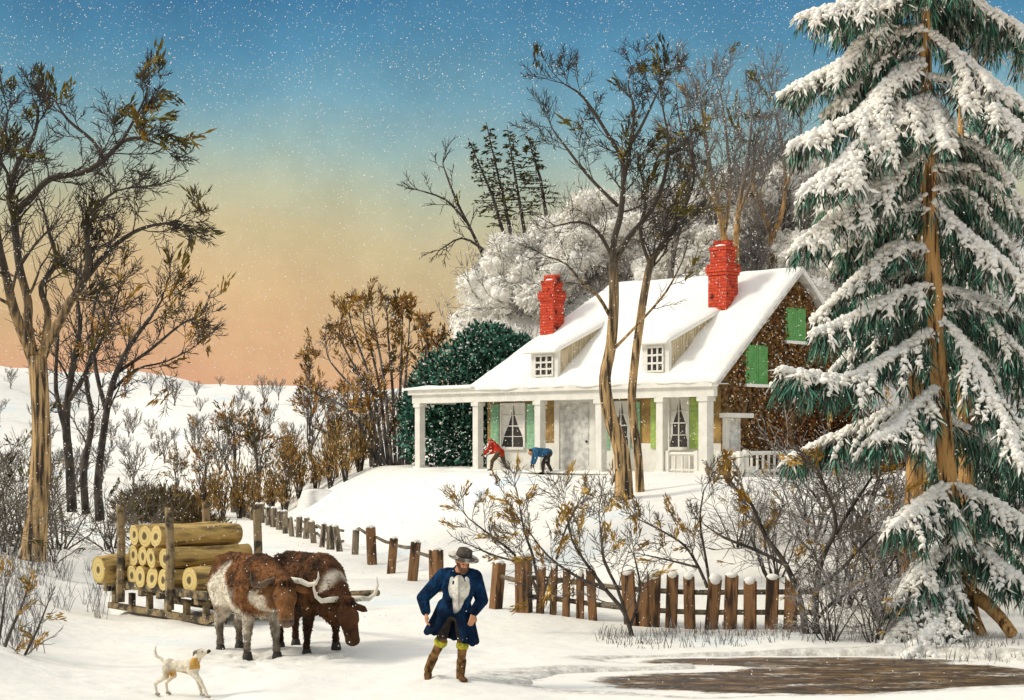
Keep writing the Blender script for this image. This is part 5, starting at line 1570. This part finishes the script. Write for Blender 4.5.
ox('ox', (oxB[0], oxB[1], H(*oxB) - .01), (.52, -.854), 'dark brown ox with lowered head and long pale horns', True, .36, -.1, .22)

def dog():
    bx, by = (182 - 512) * 20.1 / F, 20.1
    root = empty('dog', (bx, by, H(bx, by)), -.32, 'small cream dog running beside the oxen with tail raised', 'dog')
    W_ = lin(238, 228, 205); T_ = lin(205, 155, 75); K = lin(60, 50, 42)
    parts = [('e', (.12, 0, .385), (.13, .085, .105), (0, .1, 0)), ('c', (.1, 0, .375), .088, (-.14, 0, .385), .066), ('e', (-.18, 0, .385), (.09, .075, .085)),
             ('c', (.17, 0, .42), .062, (.235, 0, .52), .052), ('e', (.265, 0, .555), (.07, .056, .058), (0, -.3, 0)), ('c', (.30, 0, .555), .036, (.385, 0, .585), .022),
             ('c', (-.24, 0, .42), .026, (-.31, 0, .47), .02), ('c', (-.31, 0, .47), .02, (-.365, 0, .49), .017), ('c', (-.365, 0, .49), .017, (-.385, 0, .56), .014), ('c', (-.385, 0, .56), .014, (-.37, 0, .63), .008)]
    for sg, dx in ((1, .0), (-1, .10)):
        parts += [('c', (.14, sg * .05, .34), .048, (.19 + dx, sg * .055, .22), .03), ('c', (.19 + dx, sg * .055, .22), .028, (.24 + dx * 1.4, sg * .055, .06), .017), ('c', (.24 + dx * 1.4, sg * .055, .035), .022, (.275 + dx * 1.4, sg * .055, .025), .02)]
    for sg, dx in ((1, .0), (-1, -.09)):
        parts += [('c', (-.19, sg * .045, .36), .062, (-.15 + dx * .5, sg * .055, .25), .04), ('c', (-.15 + dx * .5, sg * .055, .25), .034, (-.26 + dx, sg * .055, .15), .02), ('c', (-.26 + dx, sg * .055, .15), .019, (-.24 + dx, sg * .055, .04), .016), ('c', (-.24 + dx, sg * .055, .03), .02, (-.205 + dx, sg * .055, .022), .018)]
    for sg in (-1, 1):
        parts += [('c', (.245, sg * .045, .595), .018, (.215, sg * .075, .565), .02), ('c', (.215, sg * .075, .565), .02, (.205, sg * .08, .53), .008)]
    def col(p):
        n = noise.noise(p * 9); n2 = noise.noise(p * 26)
        c = mix(W_, lin(205, 190, 165), .5 * n2 + .2)
        if p.z < .33 and -.18 < p.x < .12 and p.z > .24: c = mix(c, T_, .5 + n)
        if abs(p.x - .2) < .05 and .36 < p.z < .5: c = mix(c, T_, .95)
        if p.x > .365 and p.z > .5: c = K
        if abs(p.y) > .062 and p.z > .52: c = mix(c, K, .75)
        if p.z < .04: c = mix(c, K, .5)
        return c
    bd = blob('body', parts, .0085, col, M['skin'], root, 4)
    fur('hair', bd, col, 3500, .022, 6, (-.8, 0, -.5), bd)
    for sg in (-1, 1):
        m = MB(); m.ball((.312, sg * .043, .583), .0095, 8, 6); m.build('eye', M['eye'], root, True)
dog()

# ------------------------------------------------------------------ people
SKIN = lin(205, 150, 115)
def hand(parts, wrist, d, palm_n, r=.019, curl=.5):
    """palm, four unequal bent fingers, thumb from the side"""
    w = Vector(wrist); d = Vector(d).normalized(); n = Vector(palm_n); n = (n - d * n.dot(d)).normalized(); s = d.cross(n).normalized()
    c = w + d * .085
    for k in (-.028, -.01, .01, .028):
        parts.append(('c', tuple(w + s * k * .7), .021, tuple(c + s * k), .017))
    for i, k in enumerate((-.033, -.011, .011, .032)):
        L = (.036, .043, .046, .039)[i]
        a = c + s * k; b = a + (d * math.cos(curl * .6) + n * math.sin(curl * .6)) * L; e = b + (d * math.cos(curl * 1.7) + n * math.sin(curl * 1.7)) * L * .8
        parts.append(('c', tuple(a), .0115, tuple(b), .0105)); parts.append(('c', tuple(b), .0105, tuple(e), .009))
    a = w + d * .025 + s * .034; b = a + d * .035 + s * .03 + n * .012; e = b + d * .035 + s * .006 + n * .012
    parts.append(('c', tuple(a), .016, tuple(b), .013)); parts.append(('c', tuple(b), .013, tuple(e), .010))

def man():
    d = 20.75
    bx = (455 - 512) * d / F
    z = H(bx, d)
    root = empty('person', (bx, d, z), 0, 'man in blue coat and felt hat trudging through the snow by the fence', 'person')
    # image-like local axes: x right, y away, z up
    hd = Vector((.105, -.10, 1.575))
    hr = Euler((.42, .0, .45)).to_matrix()      # head bowed, turned towards the right
    def h(x, y, z_): return tuple(hd + hr @ Vector((x, y, z_)))
    body = [('e', (-.03, 0, .93), (.17, .12, .13)), ('c', (-.02, 0, .95), .135, (.04, -.02, 1.22), .15), ('e', (.05, -.02, 1.30), (.19, .125, .17)), ('c', (.05, -.02, 1.36), .10, (.08, -.06, 1.50), .062),
            ('e', h(0, .0, .03), (.078, .095, .105), tuple(Euler((.42, 0, .45)))), ('e', h(0, -.045, -.045), (.055, .055, .062)), ('c', h(0, -.092, .0), .017, h(0, -.116, -.022), .018), ('e', h(0, -.075, -.09), (.03, .03, .025)),
            ('c', h(-.03, -.086, .028), .018, h(.03, -.086, .028), .018), ('e', h(-.08, .01, .0), (.015, .025, .034)), ('e', h(.08, .01, .0), (.015, .025, .034)),
            # legs: (image right) leading leg, (image left) trailing leg
            ('c', (.07, 0, .90), .10, (.10, -.05, .50), .068), ('c', (.10, -.05, .50), .066, (.07, .0, .12), .045), ('c', (.07, .0, .06), .045, (.12, -.16, .045), .038),
            ('c', (-.11, .02, .90), .10, (-.18, .03, .53), .068), ('c', (-.18, .03, .53), .066, (-.36, .26, .16), .045), ('c', (-.365, .27, .07), .045, (-.36, .13, .04), .038),
            # arms
            ('c', (-.15, .0, 1.37), .075, (-.41, .05, 1.10), .05), ('c', (-.41, .05, 1.10), .048, (-.37, -.10, .90), .034), ('c', (.25, .0, 1.36), .075, (.33, .03, 1.07), .05), ('c', (.33, .03, 1.07), .048, (.245, -.17, .90), .034)]
    hand(body, (-.37, -.10, .90), (.06, -.25, -1), (1, .2, 0))
    hand(body, (.245, -.17, .90), (-.25, -.15, -1), (-.4, .8, 0))
    def col(p):
        if p.z > 1.44: return mix(SKIN, lin(200, 132, 104), .4 + .6 * noise.noise(p * 25))
        if p.z < .95 and p.z > .68 and ((p - Vector((-.36, -.14, .82))).length < .17 or (p - Vector((.20, -.2, .82))).length < .13): return SKIN
        n = noise.noise(p * 14)
        if p.z < .56: return mix(lin(150, 110, 66), lin(66, 50, 34), .45 + n)
        return mix(lin(50, 48, 48), lin(80, 72, 64), .5 + n)
    blob('body', body, .0085, col, M['skin'], root, 3)
    BL = lin(24, 60, 96); NV = lin(12, 18, 32)
    coat = [('c', (-.04, -.09, 1.44), .04, (-.13, -.13, 1.24), .042), ('c', (-.13, -.13, 1.24), .042, (-.06, -.16, .96), .04), ('c', (.16, -.09, 1.44), .04, (.24, -.11, 1.24), .042), ('c', (.24, -.11, 1.24), .042, (.13, -.15, .96), .045), ('e', (.05, .0, 1.28), (.235, .165, .2)), ('c', (.0, .01, 1.0), .185, (.04, .0, 1.26), .18), ('c', (-.09, .0, 1.38), .115, (.19, .0, 1.37), .115),
            ('c', (-.15, .0, 1.37), .11, (-.42, .05, 1.09), .085), ('c', (-.42, .05, 1.09), .083, (-.375, -.085, .935), .066), ('c', (.25, .0, 1.36), .11, (.35, .03, 1.06), .085), ('c', (.35, .03, 1.06), .083, (.25, -.155, .935), .066),
            ('c', (-.08, .02, 1.43), .06, (.22, .02, 1.42), .06), ('c', (.04, .05, 1.47), .06, (.13, .05, 1.47), .06)]
    for a, hx, hy, hz in ((0, .27, .02, .53), (.7, .24, .15, .52), (1.3, .13, .2, .54), (1.9, -.02, .22, .56), (2.5, -.2, .22, .60), (3.1, -.34, .12, .66), (3.6, -.36, -.02, .66), (4.15, -.26, -.15, .67), (5.25, .13, -.19, .57), (5.75, .23, -.15, .53)):
        w = Vector((-.01 + .14 * math.cos(a), .02 + .12 * math.sin(a), 1.0))
        coat.append(('c', tuple(w), .085, (hx, hy, hz), .05)); 
    hem = [(.27, .02, .54), (.24, .15, .53), (.13, .2, .55), (-.02, .22, .57), (-.2, .22, .61), (-.34, .12, .67), (-.36, -.02, .67), (-.26, -.15, .68)]
    wst = [Vector((-.01 + .14 * math.cos(a), .02 + .12 * math.sin(a), .98)) for a in (0, .7, 1.3, 1.9, 2.5, 3.1, 3.6, 4.15)]
    for i in range(len(hem) - 1):
        for t in (.35, .7, 1.0):
            coat.append(('c', tuple(wst[i].lerp(Vector(hem[i]), t)), .045, tuple(wst[i + 1].lerp(Vector(hem[i + 1]), t)), .045))
    for t in (.4, .7, 1.0):
        a0, b0 = Vector((.06, -.1, .98)).lerp(Vector((.13, -.19, .58)), t), Vector((.11, -.07, .98)).lerp(Vector((.23, -.15, .54)), t)
        c0 = Vector((.13, .02, .98)).lerp(Vector((.27, .02, .54)), t)
        coat.append(('c', tuple(a0), .045, tuple(b0), .045)); coat.append(('c', tuple(b0), .045, tuple(c0), .045))
    def ccol(p):
        n = noise.noise(p * 8); n2 = noise.noise(p * 22)
        c = mix(BL, NV, .35 + .8 * n + .5 * n2)
        c = mix(c, NV, .6 * S((1.12 - p.z + .15 * n) / .3))
        return c
    blob('coat', coat, .012, ccol, M['cloth'], root, 4)
    vest = [('c', (.055, -.085, 1.32), .095, (.055, -.095, 1.22), .115), ('c', (.055, -.095, 1.22), .115, (.03, -.10, .98), .09), ('c', (-.04, -.075, 1.34), .075, (-.03, -.085, 1.15), .09), ('c', (.16, -.07, 1.34), .075, (.14, -.085, 1.15), .085)]
    blob('waistcoat', vest, .012, lambda p: mix(lin(238, 233, 220), lin(90, 88, 88), max(.3 * S((noise.noise(p * 26) - .05) / .5), S((1.14 - p.z + .25 * noise.noise(p * 9)) / .25) * .8, .5 * S((.022 - abs(p.x - .06)) / .012))), M['skin'], root, 4)
    beard = [('e', h(0, -.075, -.075), (.055, .045, .05)), ('e', h(0, -.07, -.115), (.042, .04, .04)), ('c', h(-.06, -.02, -.03), .03, h(-.04, -.06, -.08), .03), ('c', h(.06, -.02, -.03), .03, h(.04, -.06, -.08), .03)]
    blob('beard', beard, .009, lambda p: mix(lin(88, 62, 46), lin(120, 96, 78), .5 + noise.noise(p * 30)), M['skin'], root, 2)
    hair = [('e', h(0, .045, .03), (.084, .075, .085)), ('e', h(0, .07, -.03), (.07, .05, .06))]
    blob('hair', hair, .009, lambda p: mix(lin(70, 50, 36), lin(40, 30, 24), .5 + noise.noise(p * 30)), M['skin'], root, 2)
    for sg in (-1, 1):
        m = MB(); m.ball(h(sg * .03, -.092, .008), .0095, 8, 6); m.build('eye', M['eye'], root, True)
    hm = Matrix.Translation(Vector(h(0, .0, .075))) @ Euler((.30, .12, .45)).to_matrix().to_4x4()
    m = MB(); m.lathe([(.10, -.012), (.205, -.02), (.208, -.008), (.11, .006), (.10, .006)], 24, hm); hat = m.build('hat', mat('felt_brim', (.60, .55, .46), (.10, .085, .07), scale=6, lo=.48, hi=.6, rough=.95), root, True)
    m = MB(); m.lathe([(.104, .0), (.103, .05), (.092, .095), (.06, .11), (.01, .102)], 24, hm); m.build('hat_crown', mat('felt_crown', (.10, .08, .065), (.05, .042, .035), scale=9, rough=.95), hat, True)
    m = MB(); m.lathe([(.1065, .005), (.1065, .035), (.102, .036), (.102, .004)], 24, hm); m.build('hat_band', M['hoof'], hat, True)
    for (a, b) in (((.10, -.05, .50), (.07, .0, .12)), ((-.18, .03, .53), (-.36, .26, .16))):
        a, b = Vector(a), Vector(b)
        m = MB(); q = (b - a).normalized()
        m.tube([a - q * .03, a + q * .01, a + q * .05], [.078, .088, .078], 12, True, 1, .08, random.Random(3)); m.build('garter', M['yellow'], root, True)
    bt = [('c', (.085, -.02, .28), .066, (.07, .0, .10), .058), ('c', (.07, .0, .055), .056, (.125, -.17, .045), .047)]
    b2 = [('c', (-.29, .175, .30), .066, (-.36, .26, .13), .058), ('c', (-.365, .27, .06), .056, (-.36, .11, .04), .047)]
    for q in (bt, b2): blob('boot', q, .01, lambda p: mix(lin(140, 104, 62), lin(58, 44, 30), .5 + noise.noise(p * 18)), M['skin'], root, 3)
man()

def child(u, v, d, rz, label, jacket, trousers, cap, pose):
    p = P(u, v, d)
    root = empty('person', (p.x, p.y, H(p.x, p.y)), rz, label, 'person')
    # local: x forward (lean direction), z up; bent at the hips
    hx, hz = (.34, .98) if pose == 0 else (.47, .70)
    sh = Vector((.24, 0, .90)) if pose == 0 else Vector((.36, 0, .76))
    hip = Vector((-.05, 0, .62)) if pose == 0 else Vector((-.07, 0, .68))
    body = [('c', tuple(hip), .125, tuple(hip.lerp(sh, .55)), .125), ('c', tuple(hip.lerp(sh, .5)), .125, tuple(sh), .12), ('c', tuple(sh), .07, (hx, 0, hz), .06), ('e', (hx + .03, 0, hz + .03), (.095, .082, .105)), ('c', (hx + .11, 0, hz + .0), .015, (hx + .135, 0, hz - .01), .015)]
    f1, f2 = ((.24, .12), (-.28, -.1)) if pose == 0 else ((.12, .1), (-.22, -.1))
    for (fx, fy) in (f1, f2):
        k = Vector((fx * .62 + .05, fy, .36))
        body += [('c', (hip.x, fy * .8, hip.z), .10, tuple(k), .068), ('c', tuple(k), .066, (fx, fy, .09), .048), ('c', (fx, fy, .05), .05, (fx + .12, fy, .042), .042)]
    for sg in (-1, 1):
        s_ = sh + Vector((0, sg * .14, 0)); e = s_ + (Vector((.10, sg * .06, -.2)) if pose == 0 else Vector((.02, sg * .04, -.22))); w = e + (Vector((.17, -sg * .03, -.08)) if pose == 0 else Vector((.06, -sg * .02, -.18)))
        body += [('c', tuple(s_), .062, tuple(e), .046), ('c', tuple(e), .044, tuple(w), .032)]
        hand(body, tuple(w), (w - e), (-.3, 0, -1), curl=.7)
    def col(q):
        if (q - Vector((hx + .03, 0, hz + .02))).length < .125: return SKIN
        if q.z < .13: return lin(45, 34, 28)
        return mix(trousers, tuple(c * .5 for c in trousers), .5 + noise.noise(q * 16))
    blob('body', body, .011, col, M['skin'], root, 3)
    jk = [('c', tuple(hip + Vector((.0, 0, .03))), .155, tuple(hip.lerp(sh, .6)), .155), ('c', tuple(hip.lerp(sh, .5)), .15, tuple(sh), .145), ('c', tuple(sh + Vector((0, -.13, 0))), .09, tuple(sh + Vector((0, .13, 0))), .09)]
    for sg in (-1, 1):
        s_ = sh + Vector((0, sg * .14, 0)); e = s_ + (Vector((.10, sg * .06, -.2)) if pose == 0 else Vector((.02, sg * .04, -.22))); w = e + (Vector((.17, -sg * .03, -.08)) if pose == 0 else Vector((.06, -sg * .02, -.18)))
        jk += [('c', tuple(s_), .085, tuple(e), .066), ('c', tuple(e), .064, tuple(e.lerp(w, .85)), .052)]
    blob('jacket', jk, .016, lambda q: mix(jacket, tuple(c * .55 for c in jacket), .4 + noise.noise(q * 10)), M['skin'], root, 3)
    cp = [('e', (hx + .015, 0, hz + .09), (.098, .09, .06))]
    if pose == 0: cp.append(('e', (hx + .09, 0, hz + .075), (.06, .06, .012)))
    blob('cap', cp, .012, lambda q: cap, M['skin'], root, 2)
    return root
child(499, 475, 54.2, 2.5, 'child in red jacket stooping in the snow before the porch', lin(196, 60, 38), lin(105, 92, 70), lin(175, 50, 35), 0)
child(546, 476, 52.2, 3.35, 'child in blue jacket bent double in the snow before the door', lin(58, 112, 152), lin(70, 66, 62), lin(60, 52, 46), 1)

# ------------------------------------------------------------------ dry grass and falling snow
def dry_grass():
    g = random.Random(701)
    mb = MB()
    def tuft(x, y, hgt, n, c):
        z = H(x, y)
        for _ in range(n):
            a = g.uniform(0, 2 * PI)
            p = Vector((x + g.gauss(0, .08), y + g.gauss(0, .08), z - .03))
            q = p + Vector((math.cos(a) * hgt * .3, math.sin(a) * hgt * .3, hgt * g.uniform(.5, 1.1)))
            mb.tube([p, p.lerp(q, .55) + Vector((0, 0, hgt * .1)), q], [.007, .005, .002], 3, False)
    for _ in range(210):   # along the picket fence and the pond bank
        u = g.uniform(600, 900); d = g.uniform(24.6, 27.2)
        tuft((u - 512) * d / F, d, g.uniform(.06, .2) + .35 * max(0, ns(u * .02, d, 1.3, 8)), g.randint(2, 6), None)
    for _ in range(70):   # left bank
        d = g.uniform(28, 38); u = g.uniform(-20, 110)
        x = (u - 512) * d / F
        if x < -6.5 - .3 * (d - 28): tuft(x, d, g.uniform(.25, .8), 5, None)
    for _ in range(60):
        d = g.uniform(22, 29); u = g.uniform(-20, 40)
        tuft((u - 512) * d / F, d, g.uniform(.2, .6), 5, None)
    for _ in range(40):
        d = g.uniform(23, 25); u = g.uniform(890, 1030)
        tuft((u - 512) * d / F, d, g.uniform(.1, .3), 5, None)
    tag(mb.build('dry_grass', M['twigsnow']), kind='stuff')
dry_grass()

def falling_snow():
    g = random.Random(711)
    mb = MB()
    for _ in range(42000):
        d = g.uniform(18, 64)
        x = g.uniform(-1, 1) * (.36 * d + 1.5)
        z = g.uniform(.1, EYE + .30 * d)
        y = d
        if z < H(x, y) + .1: continue
        r = (.35 + .65 * g.random() ** 2) * (.005 + .00029 * d)
        c = Vector((x, y, z))
        mb.add([c + Vector(q) * r for q in ((1, 0, 0), (-1, 0, 0), (0, 1, 0), (0, -1, 0), (0, 0, 1), (0, 0, -1))],
               [(0, 2, 4), (2, 1, 4), (1, 3, 4), (3, 0, 4), (2, 0, 5), (1, 2, 5), (3, 1, 5), (0, 3, 5)])
    tag(mb.build('falling_snow', M['snowcap'], None, True), kind='stuff')
falling_snow()

# ------------------------------------------------------------------ sky and light
w = bpy.data.worlds.new('World'); sc.world = w; w.use_nodes = True
N, L = w.node_tree.nodes, w.node_tree.links
for n in list(N): N.remove(n)
out = N.new('ShaderNodeOutputWorld')
tc = N.new('ShaderNodeTexCoord')
sp = N.new('ShaderNodeSeparateXYZ'); L.new(tc.outputs['Generated'], sp.inputs[0])
nz = N.new('ShaderNodeTexNoise'); nz.inputs['Scale'].default_value = 5; nz.inputs['Detail'].default_value = 5; L.new(tc.outputs['Generated'], nz.inputs['Vector'])
ma = N.new('ShaderNodeMath'); ma.operation = 'MULTIPLY_ADD'; L.new(nz.outputs['Fac'], ma.inputs[0]); ma.inputs[1].default_value = .09; L.new(sp.outputs['Z'], ma.inputs[2])
mr = N.new('ShaderNodeMapRange'); mr.inputs['From Min'].default_value = .045; mr.inputs['From Max'].default_value = .545; L.new(ma.outputs[0], mr.inputs['Value'])
cr = N.new('ShaderNodeValToRGB'); e = cr.color_ramp.elements
stops = [(0.0, (226, 166, 136)), (.05, (224, 170, 134)), (.10, (220, 176, 134)), (.17, (215, 183, 138)), (.25, (202, 186, 146)), (.30, (184, 186, 158)), (.36, (150, 176, 172)), (.42, (114, 160, 178)), (.48, (86, 140, 170)), (.54, (68, 122, 160))]
e[0].position = 0; e[0].color = (*lin(*stops[0][1]), 1)
e[1].position = stops[-1][0]; e[1].color = (*lin(*stops[-1][1]), 1)
for p, c in stops[1:-1]:
    q = e.new(p); q.color = (*lin(*c), 1)
L.new(mr.outputs['Result'], cr.inputs['Fac'])
n2 = N.new('ShaderNodeTexNoise'); n2.inputs['Scale'].default_value = 9; n2.inputs['Detail'].default_value = 9; n2.inputs['Roughness'].default_value = .72; L.new(tc.outputs['Generated'], n2.inputs['Vector'])
r2 = N.new('ShaderNodeMapRange'); r2.inputs['From Min'].default_value = .3; r2.inputs['From Max'].default_value = .7; r2.inputs['To Min'].default_value = .84; r2.inputs['To Max'].default_value = 1.14; L.new(n2.outputs['Fac'], r2.inputs['Value'])
mm = N.new('ShaderNodeVectorMath'); mm.operation = 'SCALE'; L.new(cr.outputs['Color'], mm.inputs[0]); L.new(r2.outputs['Result'], mm.inputs['Scale'])
bg1 = N.new('ShaderNodeBackground'); L.new(mm.outputs['Vector'], bg1.inputs['Color']); bg1.inputs['Strength'].default_value = 1.0
SUN_EL, SUN_AZ = math.radians(35), math.radians(-94)   # azimuth from +Y, clockwise positive: the sun stands behind the viewer's left
sk = N.new('ShaderNodeTexSky'); sk.sky_type = 'NISHITA'; sk.sun_disc = False; sk.sun_elevation = SUN_EL; sk.sun_rotation = SUN_AZ; sk.dust_density = 3
bg2 = N.new('ShaderNodeBackground'); L.new(sk.outputs['Color'], bg2.inputs['Color']); bg2.inputs['Strength'].default_value = .06
bg3 = N.new('ShaderNodeBackground'); bg3.inputs['Color'].default_value = (.93, .91, .86, 1); bg3.inputs['Strength'].default_value = .80   # unseen pale overcast above the view, added to light the snow
ad = N.new('ShaderNodeAddShader'); L.new(bg2.outputs[0], ad.inputs[0]); L.new(bg3.outputs[0], ad.inputs[1])
m2 = N.new('ShaderNodeMapRange'); m2.inputs['From Min'].default_value = .30; m2.inputs['From Max'].default_value = .50; m2.interpolation_type = 'SMOOTHSTEP'; L.new(sp.outputs['Z'], m2.inputs['Value'])
ms = N.new('ShaderNodeMixShader'); L.new(m2.outputs['Result'], ms.inputs['Fac']); L.new(bg1.outputs[0], ms.inputs[1]); L.new(ad.outputs[0], ms.inputs[2])
L.new(ms.outputs[0], out.inputs['Surface'])

sun = bpy.data.lights.new('sun', 'SUN'); sun.energy = 2.0; sun.angle = math.radians(12); sun.color = (1.0, .93, .80)
so = bpy.data.objects.new('sun', sun); COL.objects.link(so)
sd = Vector((math.sin(SUN_AZ) * math.cos(SUN_EL), math.cos(SUN_AZ) * math.cos(SUN_EL), math.sin(SUN_EL)))
so.rotation_euler = (-sd).to_track_quat('-Z', 'Y').to_euler(); so.location = sd * 60

cam = bpy.data.cameras.new('camera'); co = bpy.data.objects.new('camera', cam); COL.objects.link(co)
co.location = (0, 0, EYE); co.rotation_euler = (PI / 2, 0, 0)
cam.sensor_width = 36; cam.lens = 36 * F / 1024; cam.shift_y = (HZ - 350) / 1024
cam.clip_start = .5; cam.clip_end = 4000
sc.camera = co
vs_ = sc.view_settings
sc.display_settings.display_device = 'sRGB'
vs_.view_transform = 'Standard'; vs_.look = 'None'; vs_.gamma = 1; vs_.exposure = .07; vs_.use_curve_mapping = False
sc.cycles.max_bounces = 6; sc.cycles.diffuse_bounces = 4; sc.cycles.use_denoising = True
